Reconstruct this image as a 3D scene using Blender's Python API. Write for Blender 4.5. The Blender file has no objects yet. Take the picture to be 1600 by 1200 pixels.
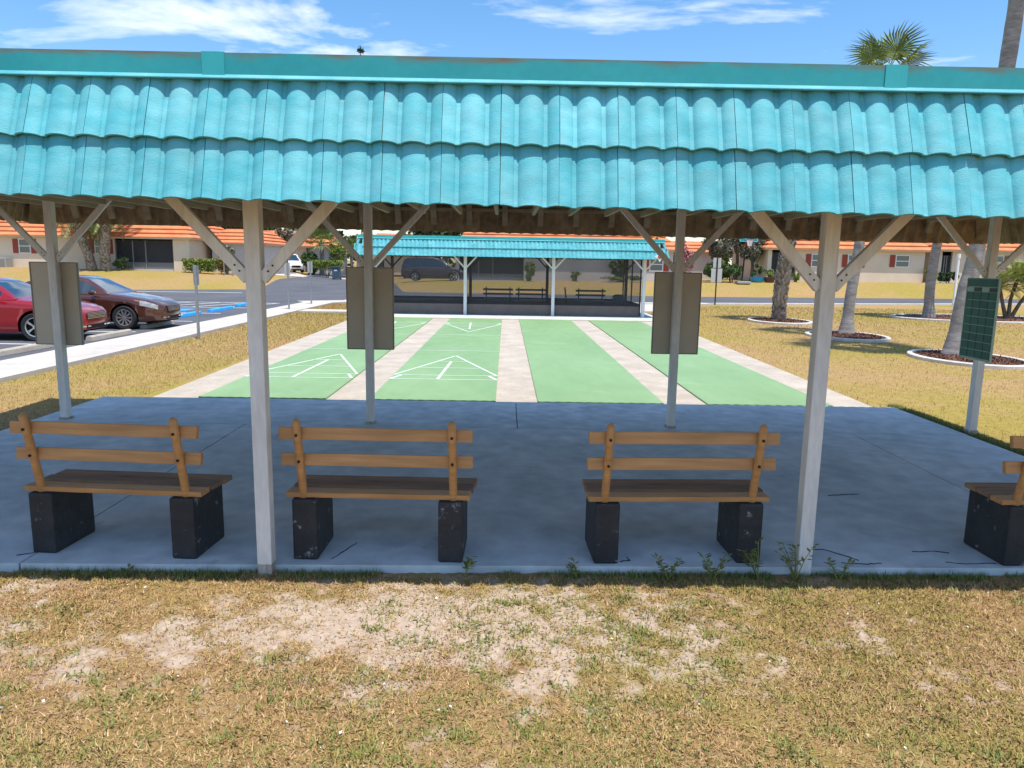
import bpy, bmesh, math, random
import numpy as np
from math import sin, cos, pi, radians, sqrt, atan2
from mathutils import Vector, Matrix, Euler
random.seed(7); rng = np.random.default_rng(11)
S = bpy.context.scene
C = S.collection

# ------------------------------------------------------------------ camera
F_PX, PITCH, YAW, ROLL = 1147.8, 0.16337, 0.010366, 0.016622
fw = Vector((sin(YAW)*cos(PITCH), cos(YAW)*cos(PITCH), -sin(PITCH)))
rt = Vector((cos(YAW), -sin(YAW), 0)); up = rt.cross(fw)
r2 = rt*cos(ROLL)+up*sin(ROLL); u2 = up*cos(ROLL)-rt*sin(ROLL)
cd = bpy.data.cameras.new('camera'); cam = bpy.data.objects.new('camera', cd); C.objects.link(cam)
cd.sensor_width = 36; cd.lens = F_PX/1600*36; cd.clip_start = .05; cd.clip_end = 5000
m = Matrix((r2, u2, -fw)).transposed().to_4x4(); m.translation = (0.1249, -10.3268, 1.9849)
cam.matrix_world = m; S.camera = cam

# ------------------------------------------------------------------ sky, sun, exposure
TX, TY = .15, .24                      # horizontal run of the light per metre of height
SUN_EL = math.atan(1/math.hypot(TX, TY)); SUN_AZ = atan2(TX, -TY)     # azimuth clockwise from +Y
w = bpy.data.worlds.new('World'); S.world = w; w.use_nodes = True
nt = w.node_tree; nt.nodes.clear()
N = nt.nodes.new; Lk = nt.links.new
out = N('ShaderNodeOutputWorld'); bg = N('ShaderNodeBackground'); bg2 = N('ShaderNodeBackground'); mx = N('ShaderNodeMixShader')
sky = N('ShaderNodeTexSky'); sky.sky_type = 'NISHITA'; sky.sun_disc = False
sky.sun_elevation = SUN_EL; sky.sun_rotation = SUN_AZ; sky.air_density = 1.1; sky.dust_density = .5; sky.ozone_density = 3.0
bg.inputs['Strength'].default_value = .15
hs = N('ShaderNodeHueSaturation'); hs.inputs['Saturation'].default_value = 1.25
Lk(sky.outputs[0], hs.inputs['Color']); Lk(hs.outputs[0], bg.inputs['Color'])
tc = N('ShaderNodeTexCoord'); sep = N('ShaderNodeSeparateXYZ'); Lk(tc.outputs['Generated'], sep.inputs[0])
def mth(op, a, b=None):
    n = N('ShaderNodeMath'); n.operation = op
    for i, v in enumerate((a, b)):
        if v is None: continue
        if isinstance(v, (int, float)): n.inputs[i].default_value = v
        else: Lk(v, n.inputs[i])
    return n.outputs[0]
zc = mth('MAXIMUM', mth('ADD', sep.outputs[2], .12), .02)
cmb = N('ShaderNodeCombineXYZ'); Lk(mth('DIVIDE', sep.outputs[0], zc), cmb.inputs[0]); Lk(mth('DIVIDE', sep.outputs[1], zc), cmb.inputs[1])
mp = N('ShaderNodeMapping'); Lk(cmb.outputs[0], mp.inputs[0]); mp.inputs['Location'].default_value = (18.5495, 16.5784, 4.0333); mp.inputs['Scale'].default_value = (1.0, 1.6, 1)
nz = N('ShaderNodeTexNoise'); Lk(mp.outputs[0], nz.inputs['Vector']); nz.inputs['Scale'].default_value = 1.25; nz.inputs['Detail'].default_value = 9; nz.inputs['Roughness'].default_value = .58; nz.inputs['Distortion'].default_value = .35
cr = N('ShaderNodeValToRGB'); Lk(nz.outputs[0], cr.inputs[0]); cr.color_ramp.elements[0].position = .52; cr.color_ramp.elements[1].position = .68
cr.color_ramp.elements[1].color = (.85, .85, .85, 1)
bg2.inputs['Color'].default_value = (.93, .95, 1, 1); bg2.inputs['Strength'].default_value = 1.1
Lk(cr.outputs[0], mx.inputs[0]); Lk(bg.outputs[0], mx.inputs[1]); Lk(bg2.outputs[0], mx.inputs[2]); Lk(mx.outputs[0], out.inputs['Surface'])
sl = bpy.data.lights.new('sun', 'SUN'); sl.energy = 4.2; sl.angle = radians(.5); sl.color = (1, .955, .88)
so = bpy.data.objects.new('sun', sl); C.objects.link(so)
so.rotation_euler = Vector((TX, -TY, 1)).to_track_quat('Z', 'Y').to_euler(); so.location = (3, -4, 30)
vs = S.view_settings; vs.view_transform = 'Standard'; vs.look = 'None'; vs.gamma = 1; vs.use_curve_mapping = False; vs.exposure = 0.46
S.cycles.max_bounces = 6; S.cycles.diffuse_bounces = 3; S.cycles.transparent_max_bounces = 8

# ------------------------------------------------------------------ materials
def lin(h):
    h = h.lstrip('#'); c = [int(h[i:i+2], 16)/255 for i in (0, 2, 4)]
    return [x/12.92 if x <= .04045 else ((x+.055)/1.055)**2.4 for x in c]
def mat(name, c1, c2=None, scale=4, rough=.8, bump=0, bscale=40, metal=0, spec=.4, detail=6, lo=.35, hi=.65, rnd=0, island=None, coat=0, stretch=(1, 1, 1), fine=None):
    M = bpy.data.materials.new(name); M.use_nodes = True; t = M.node_tree; P = t.nodes['Principled BSDF']; n = t.nodes.new; l = t.links.new
    P.inputs['Roughness'].default_value = rough; P.inputs['Metallic'].default_value = metal; P.inputs['Specular IOR Level'].default_value = spec
    if coat: P.inputs['Coat Weight'].default_value = coat; P.inputs['Coat Roughness'].default_value = .04
    P.inputs['Base Color'].default_value = (*c1, 1)
    co = n('ShaderNodeTexCoord'); vec = co.outputs['Object']
    if rnd:
        oi = n('ShaderNodeObjectInfo'); a = n('ShaderNodeVectorMath'); a.operation = 'MULTIPLY_ADD'
        l(oi.outputs['Random'], a.inputs[0]); a.inputs[1].default_value = (37, 71, 13); l(vec, a.inputs[2]); vec = a.outputs[0]
    if stretch != (1, 1, 1):
        s = n('ShaderNodeMapping'); s.inputs['Scale'].default_value = stretch; l(vec, s.inputs[0]); vec = s.outputs[0]
    col = None
    if island:
        g = n('ShaderNodeNewGeometry'); r = n('ShaderNodeValToRGB'); l(g.outputs['Random Per Island'], r.inputs[0])
        el = r.color_ramp.elements
        while len(el) < len(island): el.new(.5)
        for i, c in enumerate(island): el[i].position = i/(len(island)-1); el[i].color = (*c, 1)
        col = r.outputs[0]
    elif c2:
        z = n('ShaderNodeTexNoise'); z.inputs['Scale'].default_value = scale; z.inputs['Detail'].default_value = detail; z.inputs['Roughness'].default_value = .62; l(vec, z.inputs['Vector'])
        r = n('ShaderNodeValToRGB'); l(z.outputs[0], r.inputs[0]); e = r.color_ramp.elements
        e[0].position = lo; e[1].position = hi; e[0].color = (*c1, 1); e[1].color = (*c2, 1); col = r.outputs[0]
    if fine:                                   # (scale, strength) small dark flecks
        z = n('ShaderNodeTexNoise'); z.inputs['Scale'].default_value = fine[0]; z.inputs['Detail'].default_value = 4; l(vec, z.inputs['Vector'])
        r = n('ShaderNodeValToRGB'); l(z.outputs[0], r.inputs[0]); e = r.color_ramp.elements; e[0].position = .3; e[1].position = .7
        v0 = 1-fine[1]; v1 = 1+fine[1]*.4; e[0].color = (v0, v0, v0, 1); e[1].color = (v1, v1, v1, 1)
        k = n('ShaderNodeMix'); k.data_type = 'RGBA'; k.blend_type = 'MULTIPLY'; k.inputs[0].default_value = 1
        if col: l(col, k.inputs[6])
        else: k.inputs[6].default_value = (*c1, 1)
        l(r.outputs[0], k.inputs[7]); col = k.outputs[2]
    if rnd:
        h = n('ShaderNodeHueSaturation'); q = n('ShaderNodeMapRange'); l(oi.outputs['Random'], q.inputs[0]); q.inputs[3].default_value = 1-rnd; q.inputs[4].default_value = 1+rnd
        l(q.outputs[0], h.inputs['Value'])
        if col: l(col, h.inputs['Color'])
        else: h.inputs['Color'].default_value = (*c1, 1)
        col = h.outputs[0]
    if col: l(col, P.inputs['Base Color'])
    if bump:
        z = n('ShaderNodeTexNoise'); z.inputs['Scale'].default_value = bscale; z.inputs['Detail'].default_value = 5; l(vec, z.inputs['Vector'])
        b = n('ShaderNodeBump'); b.inputs['Strength'].default_value = bump; b.inputs['Distance'].default_value = .01; l(z.outputs[0], b.inputs['Height']); l(b.outputs[0], P.inputs['Normal'])
    return M
MT = {}
MT['teal'] = mat('teal tile paint', (.085, .41, .47), (.19, .51, .56), 3.2, .6, .32, 95, rnd=.08, spec=.25, fine=(6, .16), detail=9, lo=.36, hi=.74, stretch=(1, 2.2, 1))
MT['tile_back'] = mat('bare tile back', (.20, .135, .075), (.34, .25, .15), 7, .95, .4, 60, rnd=.2)
MT['fascia'] = mat('teal fascia paint', (.018, .285, .315), (.03, .34, .36), 1.5, .5, .05, 30, fine=(18, .06))
# rust streaks under the top edge of the fascia
def rusty(Mx, z0, z1):
    t = Mx.node_tree; n = t.nodes.new; l = t.links.new; P = t.nodes['Principled BSDF']; src = P.inputs['Base Color'].links[0].from_socket
    ge = n('ShaderNodeNewGeometry'); sp = n('ShaderNodeSeparateXYZ'); l(ge.outputs['Position'], sp.inputs[0])
    mr = n('ShaderNodeMapRange'); l(sp.outputs[2], mr.inputs[0]); mr.inputs[1].default_value = z0; mr.inputs[2].default_value = z1
    z = n('ShaderNodeTexNoise'); mpn = n('ShaderNodeMapping'); mpn.inputs['Scale'].default_value = (1.6, 1.6, 9); l(ge.outputs['Position'], mpn.inputs[0]); l(mpn.outputs[0], z.inputs['Vector']); z.inputs['Scale'].default_value = 2.2; z.inputs['Detail'].default_value = 7
    a = n('ShaderNodeMath'); a.operation = 'MULTIPLY'; l(mr.outputs[0], a.inputs[0]); l(z.outputs[0], a.inputs[1])
    r = n('ShaderNodeValToRGB'); l(a.outputs[0], r.inputs[0]); r.color_ramp.elements[0].position = .30; r.color_ramp.elements[1].position = .62
    k = n('ShaderNodeMix'); k.data_type = 'RGBA'; l(r.outputs[0], k.inputs[0]); l(src, k.inputs[6]); k.inputs[7].default_value = (.20, .085, .02, 1); l(k.outputs[2], P.inputs['Base Color'])
rusty(MT['fascia'], 2.93, 3.04)
MT['fascia2'] = mat('teal fascia paint far', (.028, .345, .375), (.045, .41, .43), 1.5, .5)
MT['post'] = mat('worn white post paint', (.63, .60, .565), (.74, .72, .69), 2.5, .7, .2, 25, fine=(14, .10), stretch=(3, 3, .6))
MT['post_far'] = mat('white post paint', (.70, .70, .68), (.76, .76, .74), 3, .6)
MT['rawwood'] = mat('bare wood', (.27, .235, .19), (.50, .46, .41), 9, .9, .5, 50, stretch=(4, 4, .7))
MT['timber'] = mat('weathered timber', (.30, .24, .17), (.42, .35, .25), 3, .85, .2, 40, stretch=(1, .5, 3))
MT['slab'] = mat('grey concrete slab', (.45, .505, .515), (.62, .65, .65), 1.3, .8, .12, 90, fine=(5, .2), detail=9, lo=.32, hi=.68)
MT['conc'] = mat('sunlit beige concrete', (.39, .335, .27), (.52, .45, .37), 1.6, .9, .3, 60, fine=(22, .14), detail=9)
MT['walk'] = mat('pale concrete walk', (.46, .42, .37), (.56, .52, .465), .9, .9, .2, 50, fine=(9, .08))
MT['kerb'] = mat('white washed kerb', (.52, .48, .42), (.64, .60, .54), 2, .9, .2, 40, fine=(12, .15))
MT['green'] = mat('green court paint', (.185, .315, .135), (.25, .39, .185), .55, .55, .05, 80, fine=(5, .07), detail=9, stretch=(1, .35, 1), lo=.3, hi=.7)
MT['line'] = mat('white court line paint', (.58, .66, .56), (.72, .77, .70), 3, .7)
MT['asphalt'] = mat('asphalt', (.085, .088, .10), (.115, .118, .13), .35, .9, .25, 120, fine=(60, .2))
MT['paintw'] = mat('white road paint', (.60, .60, .60), (.72, .72, .72), 4, .8)
MT['paintb'] = mat('blue kerb paint', (.03, .33, .78), (.05, .42, .85), 4, .6)
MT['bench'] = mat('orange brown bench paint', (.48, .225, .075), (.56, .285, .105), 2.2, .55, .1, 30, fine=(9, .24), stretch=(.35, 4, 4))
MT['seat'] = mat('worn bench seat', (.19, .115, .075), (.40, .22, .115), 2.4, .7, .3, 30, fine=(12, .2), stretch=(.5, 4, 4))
MT['black'] = mat('chipped black paint', (.018, .019, .022), (.035, .036, .04), 5, .6, .4, 40)
def chips(Mx, sc, col, th):
    t = Mx.node_tree; n = t.nodes.new; l = t.links.new; P = t.nodes['Principled BSDF']; src = P.inputs['Base Color'].links[0].from_socket
    co = n('ShaderNodeTexCoord'); oi = n('ShaderNodeObjectInfo'); ad = n('ShaderNodeVectorMath'); ad.operation = 'ADD'; l(co.outputs['Object'], ad.inputs[0]); l(oi.outputs['Location'], ad.inputs[1])
    z = n('ShaderNodeTexNoise'); z.inputs['Scale'].default_value = sc; z.inputs['Detail'].default_value = 8; z.inputs['Roughness'].default_value = .7; l(ad.outputs[0], z.inputs['Vector'])
    r = n('ShaderNodeValToRGB'); l(z.outputs[0], r.inputs[0]); r.color_ramp.elements[0].position = th; r.color_ramp.elements[1].position = th+.06
    k = n('ShaderNodeMix'); k.data_type = 'RGBA'; l(r.outputs[0], k.inputs[0]); l(src, k.inputs[6]); k.inputs[7].default_value = (*col, 1); l(k.outputs[2], P.inputs['Base Color'])
chips(MT['black'], 11, (.24, .24, .25), .612)
chips(MT['green'], .7, (.235, .375, .175), .56)
chips(MT['slab'], 1.1, (.40, .43, .435), .60)
MT['bolt'] = mat('dark bolt', (.03, .025, .02), rough=.5, metal=.6)
MT['board'] = mat('brown board back', (.50, .43, .335), (.56, .48, .385), 2, .75, .05, 20)
MT['frame'] = mat('grey metal frame', (.22, .21, .19), rough=.5)
MT['sgreen'] = mat('dark green scoreboard', (.02, .085, .065), (.028, .11, .08), 5, .6, rnd=.12)
MT['sline'] = mat('pale scoreboard line', (.34, .46, .38), rough=.7)
MT['sblack'] = mat('black square', (.008, .008, .009), rough=.5)
MT['screen'] = None
MT['kick'] = mat('dark kick panel', (.17, .135, .115), (.20, .16, .14), 3, .7)  # solid panel colour stands in for the shaded floor seen through the mesh
MT['dark'] = mat('black aluminium', (.012, .013, .016), rough=.5)
MT['orange'] = mat('orange roof tile', (.56, .165, .06), (.68, .24, .10), 1.2, .75, .5, 9, detail=8)
MT['peach'] = mat('peach stucco', (.66, .53, .40), (.72, .60, .46), .5, .9, .1, 60)
MT['greyst'] = mat('grey stucco', (.52, .47, .44), (.58, .53, .50), .5, .9)
MT['trim'] = mat('cream trim', (.62, .55, .44), rough=.8)
MT['shutter'] = mat('rust red shutter', (.30, .055, .03), rough=.7)
MT['wframe'] = mat('white window frame', (.75, .75, .74), rough=.5)
MT['pane'] = mat('window pane', (.10, .13, .13), rough=.08, spec=.7)
MT['porch'] = mat('dark porch screen', (.016, .018, .024), (.03, .03, .036), .6, .6)
MT['mulch'] = mat('brown mulch', (.085, .035, .022), (.17, .075, .045), 14, .95, 1, 30)
MT['palm_grey'] = mat('grey palm trunk', (.22, .19, .175), (.36, .325, .30), 3, .9, .6, 18, stretch=(1, 1, 3.5), fine=(9, .2))
MT['palm_boot'] = mat('palm leaf bases', None or (.2, .15, .1), rough=.95, island=[(.14, .105, .08), (.32, .26, .20), (.46, .39, .32), (.22, .165, .12)])
MT['frond'] = mat('fan palm leaf', (.1, .16, .04), rough=.55, island=[(.07, .12, .025), (.16, .22, .045), (.27, .31, .08), (.11, .165, .04)])
MT['frondy'] = mat('yellow green palm leaf', (.2, .25, .05), rough=.55, island=[(.12, .19, .035), (.26, .30, .06), (.38, .36, .08), (.16, .24, .05)])
MT['leaf'] = mat('green leaves', (.07, .12, .03), rough=.6, island=[(.025, .05, .015), (.06, .11, .025), (.11, .17, .04), (.045, .08, .02)])
MT['leafy'] = mat('yellow green leaves', (.2, .25, .05), rough=.6, island=[(.05, .10, .02), (.17, .24, .04), (.32, .36, .06), (.08, .13, .03)])
MT['leafd'] = mat('dark leaves', (.03, .06, .02), rough=.6, island=[(.012, .028, .012), (.03, .06, .022), (.055, .09, .03)])
MT['leafg'] = mat('grey green leaves', (.2, .2, .15), rough=.7, island=[(.10, .095, .065), (.20, .185, .14), (.15, .16, .08), (.26, .23, .18)])
MT['leafo'] = mat('orange croton leaves', (.3, .15, .05), rough=.6, island=[(.08, .13, .03), (.42, .17, .04), (.20, .22, .05), (.14, .17, .04)])
MT['leafp'] = mat('pink bloom leaves', (.5, .15, .2), rough=.7, island=[(.10, .14, .05), (.55, .18, .22), (.60, .30, .32), (.45, .10, .14)])
MT['bark'] = mat('brown bark', (.10, .075, .05), (.2, .155, .11), 6, .95, .6, 20)
MT['grass'] = mat('dry lawn blades', (.3, .2, .1), rough=.9, spec=.15, island=[(.19, .095, .05), (.50, .31, .15), (.68, .49, .28), (.42, .245, .10), (.33, .25, .065), (.15, .145, .035), (.57, .36, .175), (.29, .145, .07), (.48, .295, .13)])
MT['grassw'] = mat('side lawn blades', (.3, .25, .1), rough=.9, spec=.15, island=[(.34, .215, .09), (.46, .30, .135), (.30, .22, .065), (.18, .17, .042), (.42, .27, .12), (.52, .36, .18), (.36, .23, .095)])
MT['grasso'] = mat('olive lawn blades', (.3, .25, .1), rough=.9, spec=.15, island=[(.22, .175, .05), (.36, .28, .075), (.15, .15, .035), (.48, .355, .13), (.28, .245, .06), (.42, .28, .11), (.20, .14, .06), (.56, .42, .19)])
MT['weed'] = mat('green weed leaves', (.1, .16, .03), rough=.6, island=[(.10, .13, .025), (.17, .21, .045), (.25, .26, .06), (.13, .12, .03)])
MT['litter'] = mat('dry fallen leaves', (.5, .35, .15), rough=.8, island=[(.50, .33, .14), (.60, .40, .20), (.42, .20, .07), (.64, .50, .30)])
MT['shell'] = mat('white shell bits', (.7, .68, .64), rough=.7)
MT['chrome'] = mat('chrome', (.75, .75, .76), rough=.15, metal=1)
MT['rim'] = mat('alloy rim', (.62, .60, .57), rough=.3, metal=.8)
MT['tyre'] = mat('tyre rubber', (.022, .022, .024), rough=.85)
MT['glass'] = mat('car glass', (.012, .03, .04), rough=.03, spec=1.0, coat=1)
MT['lamp'] = mat('headlamp lens', (.42, .40, .37), (.20, .19, .18), 9, .1, spec=.9, coat=1)
MT['red'] = mat('red car paint', (.33, .006, .01), rough=.28, metal=.25, coat=1)
MT['brown'] = mat('copper brown car paint', (.10, .032, .018), rough=.28, metal=.35, coat=1)
MT['purple'] = mat('dark purple car paint', (.03, .02, .035), rough=.3, coat=1)
MT['white'] = mat('white car paint', (.75, .75, .75), rough=.3, coat=1)
MT['under'] = mat('car underside', (.008, .008, .009), rough=.9)
MT['galv'] = mat('galvanised post', (.24, .25, .27), (.30, .31, .33), 8, .5, metal=.3)
MT['signback'] = mat('sign back', (.50, .50, .50), (.56, .56, .56), 6, .5, metal=.3)
MT['plastic'] = mat('blue grey plastic bin', (.05, .085, .12), rough=.5)
MT['binlabel'] = mat('pale bin print', (.6, .62, .65), rough=.6)
MT['tealboard'] = mat('teal backboard', (.02, .24, .33), rough=.3)
MT['tealline'] = mat('pale teal line', (.18, .62, .68), rough=.4)
MT['redhoop'] = mat('red hoop', (.6, .03, .03), rough=.5)
MT['net'] = mat('white net', (.8, .78, .78), rough=.9)
MT['bluepot'] = mat('bright blue tub', (.02, .30, .62), rough=.4)
MT['pot'] = mat('brown pot', (.12, .05, .03), rough=.8)
MT['yellow'] = mat('yellow awning', (.75, .42, .03), rough=.8)
MT['ornw'] = mat('white ornament', (.8, .77, .72), rough=.6)
MT['ornr'] = mat('red ornament centre', (.55, .05, .04), rough=.6)
MT['orny'] = mat('yellow ornament', (.75, .5, .15), rough=.6)
MT['mould'] = mat('white pvc', (.78, .78, .78), rough=.4)
MT['ac'] = mat('grey air unit', (.33, .34, .34), rough=.6)
MT['crack'] = mat('dark crack filler', (.035, .04, .045), rough=.95)
def screen_mat():
    M = bpy.data.materials.new('insect screen mesh'); M.use_nodes = True; t = M.node_tree; t.nodes.clear(); n = t.nodes.new
    o = n('ShaderNodeOutputMaterial'); mxx = n('ShaderNodeMixShader'); tr = n('ShaderNodeBsdfTransparent'); df = n('ShaderNodeBsdfDiffuse')
    tr.inputs[0].default_value = (.95, .95, .95, 1); df.inputs[0].default_value = (.11, .11, .115, 1); mxx.inputs[0].default_value = .34
    t.links.new(tr.outputs[0], mxx.inputs[1]); t.links.new(df.outputs[0], mxx.inputs[2]); t.links.new(mxx.outputs[0], o.inputs[0]); return M
MT['screen'] = screen_mat()

# ------------------------------------------------------------------ mesh helpers
class B:
    def __init__(s): s.v = []; s.f = []; s.m = []
    def add(s, vs, fs, mi=0):
        o = len(s.v); s.v += [tuple(p) for p in vs]; s.f += [tuple(o+i for i in f) for f in fs]; s.m += [mi]*len(fs); return s
    def box(s, x0, x1, y0, y1, z0, z1, mi=0):
        return s.add([(x0,y0,z0),(x1,y0,z0),(x1,y1,z0),(x0,y1,z0),(x0,y0,z1),(x1,y0,z1),(x1,y1,z1),(x0,y1,z1)],
            [(0,3,2,1),(4,5,6,7),(0,1,5,4),(1,2,6,5),(2,3,7,6),(3,0,4,7)], mi)
    def bar(s, p, q, wd, ht, upv=(0,0,1), mi=0):
        p = Vector(p); q = Vector(q); d = (q-p).normalized(); a = d.cross(Vector(upv)).normalized(); b = a.cross(d)
        vs = []
        for c in (p, q):
            for sx, sz in ((-1,-1),(1,-1),(1,1),(-1,1)): vs.append(c+a*wd/2*sx+b*ht/2*sz)
        return s.add(vs, [(3,2,1,0),(4,5,6,7),(0,1,5,4),(1,2,6,5),(2,3,7,6),(3,0,4,7)], mi)
    def tube(s, pts, rad, n=10, cap=True, mi=0):
        pts = [Vector(p) for p in pts]; k = len(pts)
        if not hasattr(rad, '__len__'): rad = [rad]*k
        vs = []; fs = []
        ref = Vector((0, 1, 0)) if abs((pts[-1]-pts[0]).normalized().y) < .9 else Vector((1, 0, 0))
        for i, p in enumerate(pts):
            d = (pts[min(i+1, k-1)]-pts[max(i-1, 0)]).normalized(); a = d.cross(ref).normalized(); b = d.cross(a)
            for j in range(n): t = 2*pi*j/n; vs.append(p+(a*cos(t)+b*sin(t))*rad[i])
        for i in range(k-1):
            for j in range(n): j2 = (j+1) % n; fs.append((i*n+j, i*n+j2, (i+1)*n+j2, (i+1)*n+j))
        if cap: fs += [tuple(range(n)), tuple((k-1)*n+j for j in reversed(range(n)))]
        return s.add(vs, fs, mi)
    def lathe(s, prof, n=24, c=(0,0,0), ax='z', mi=0, close=False):
        vs = []; fs = []; k = len(prof)
        for r, z in prof:
            for j in range(n):
                t = 2*pi*j/n; x, y = r*cos(t), r*sin(t)
                vs.append((c[0]+x, c[1]+y, c[2]+z) if ax == 'z' else (c[0]+x, c[1]+z, c[2]+y))
        for i in range(k-1 if not close else k):
            i2 = (i+1) % k
            for j in range(n): j2 = (j+1) % n; fs.append((i*n+j, i*n+j2, i2*n+j2, i2*n+j))
        return s.add(vs, fs, mi)
    def prism(s, poly, z0, z1, mi=0):
        n = len(poly); vs = [(x, y, z0) for x, y in poly]+[(x, y, z1) for x, y in poly]
        return s.add(vs, [tuple(reversed(range(n))), tuple(range(n, 2*n))]+[(i, (i+1) % n, n+(i+1) % n, n+i) for i in range(n)], mi)
    def mesh(s, name, mats, smooth=False, bevel=0, fix=True):
        me = bpy.data.meshes.new(name); me.from_pydata(s.v, [], s.f)
        for mm in (mats if isinstance(mats, (list, tuple)) else [mats]): me.materials.append(MT[mm])
        if any(s.m): me.polygons.foreach_set('material_index', s.m)
        if bevel or fix:
            bm = bmesh.new(); bm.from_mesh(me)
            if fix: bmesh.ops.recalc_face_normals(bm, faces=bm.faces)
            if bevel: bmesh.ops.bevel(bm, geom=[e for e in bm.edges if e.is_manifold and e.calc_face_angle(0) > .5], offset=bevel, segments=2, affect='EDGES', profile=.6)
            bm.to_mesh(me); bm.free()
        if smooth:
            me.polygons.foreach_set('use_smooth', [True]*len(me.polygons))
            if smooth != 'all': me.set_sharp_from_angle(angle=radians(smooth if smooth > 1 else 35))
        me.update(); return me
def link(name, me, parent=None, loc=(0,0,0), rot=None):
    o = bpy.data.objects.new(name, me); C.objects.link(o); o.location = loc
    if rot is not None: o.rotation_euler = rot
    if parent: o.parent = parent
    return o
def root(name, label, cat, loc=(0,0,0), rz=0, group=None):
    o = link(name, None, None, loc, (0,0,rz)); o.empty_display_size = .2; return tag(o, label, cat, group)
def tag(o, label, cat=None, group=None, kind=None):
    o['label'] = label
    if cat: o['category'] = cat
    if group: o['group'] = group
    if kind: o['kind'] = kind
    return o
def struct(o, label=None, kind='structure'):
    o['kind'] = kind
    if label: o['label'] = label
    return o
def clone(o, parent=None):
    c = o.copy(); C.objects.link(c); c.parent = parent
    for ch in o.children: clone(ch, c)
    return c
def back(p): return tuple(-x for x in p.location)      # offset so that children keep world coordinates
def npmesh(name, verts, faces, matname):
    me = bpy.data.meshes.new(name); nv = len(verts); nf, k = faces.shape
    me.vertices.add(nv); me.vertices.foreach_set('co', np.ascontiguousarray(verts, np.float32).ravel())
    me.loops.add(nf*k); me.loops.foreach_set('vertex_index', faces.astype(np.int32).ravel())
    me.polygons.add(nf); me.polygons.foreach_set('loop_start', np.arange(nf, dtype=np.int32)*k)
    me.materials.append(MT[matname]); me.update(calc_edges=True); me.validate(); return me
def sstep(a, b, x): t = np.clip((x-a)/(b-a), 0, 1); return t*t*(3-2*t)
def vnoise(x, y, sc, seed):
    r = np.random.default_rng(seed).random((256, 256)); x = x*sc+500; y = y*sc+500
    xi = np.floor(x).astype(int); yi = np.floor(y).astype(int); fx = x-xi; fy = y-yi; fx = fx*fx*(3-2*fx); fy = fy*fy*(3-2*fy)
    g = lambda a, b: r[a % 256, b % 256]
    return (g(xi,yi)*(1-fx)+g(xi+1,yi)*fx)*(1-fy)+(g(xi,yi+1)*(1-fx)+g(xi+1,yi+1)*fx)*fy
def fbm(x, y, sc, seed, o=4): return sum(vnoise(x, y, sc*2**i, seed+i)/2**(i+1) for i in range(o))/(1-.5**o)

# ------------------------------------------------------------------ terrain
def edge(E, x): return float(np.interp(x, [p[0] for p in E], [p[1] for p in E]))
near = [(-90, 25.2), (-9.9, 25.2), (-7.9, 26.8), (10.8, 29.4), (22.7, 32.3), (31.6, 34.8), (90, 49)]
farE = [(-90, 30.5), (-40, 31.6), (-23, 35.3), (-17.7, 38.6), (13.3, 38.6), (20, 39.8), (31, 42.0), (40, 44.2), (90, 57)]
def G(x, y):
    x = np.asarray(x, float); y = np.asarray(y, float)
    pl = np.interp(x, [-40, -24, -19, -14, -9, -5, 0, 12, 30], [1.15, 1.0, .75, .36, .36, .6, .72, .85, 1.05])
    a = np.maximum(38.8, np.interp(x, [p[0] for p in farE], [p[1] for p in farE])+.2); a = np.where(x < -17, np.interp(x, [-60, -23, -17], [34, 36, 38.8]), a)
    return -.05+pl*sstep(a, np.maximum(45.2, a+2.2), y)
def sandmask(x, y):
    n = fbm(x, y, 1.3, 3, 5); n2 = fbm(x, y, 5, 9, 3)
    n3 = fbm(x, y, 13, 17, 3)
    d = np.exp(-(((x+.30)/1.85)**2+((y+6.42)/.50)**2)); d2 = .7*np.exp(-(((x+2.9)/.7)**2+((y+6.0)/.14)**2)); d3 = .25*np.exp(-(((x-1.6)/.7)**2+((y+6.5)/.22)**2))
    return np.clip((np.maximum(np.maximum(d, d2), d3)*1.25+(n-.5)*1.3+(n2-.5)*1.2+(n3-.5)*1.4-.42)*1.7, 0, .92)
xs = np.unique(np.concatenate([np.linspace(-600, -60, 14), np.linspace(-60, -6, 46), np.arange(-6, 6, .035), np.linspace(6, 60, 46), np.linspace(60, 600, 14)]))
ys = np.unique(np.concatenate([np.linspace(-40, -9, 12), np.arange(-8.9, -5.6, .03), np.linspace(-5.5, 36, 60), np.linspace(36.5, 47, 30), np.linspace(48, 130, 14), np.linspace(160, 1500, 10)]))
X, Y = np.meshgrid(xs, ys); Zg = G(X, Y)
fg = sstep(-5.62, -5.78, Y)*sstep(-9, -8.6, Y)*sstep(6, 5.5, np.abs(X))
sm = sandmask(X, Y)
Zg = Zg+fg*((fbm(X, Y, 5, 21, 4)-.5)*.035+(fbm(X, Y, 16, 5, 3)-.5)*.040)-.004*fg
nx, ny = len(xs), len(ys); idx = np.arange(nx*ny).reshape(ny, nx)
fc = np.stack([idx[:-1,:-1], idx[:-1,1:], idx[1:,1:], idx[1:,:-1]], -1).reshape(-1, 4)
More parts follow.
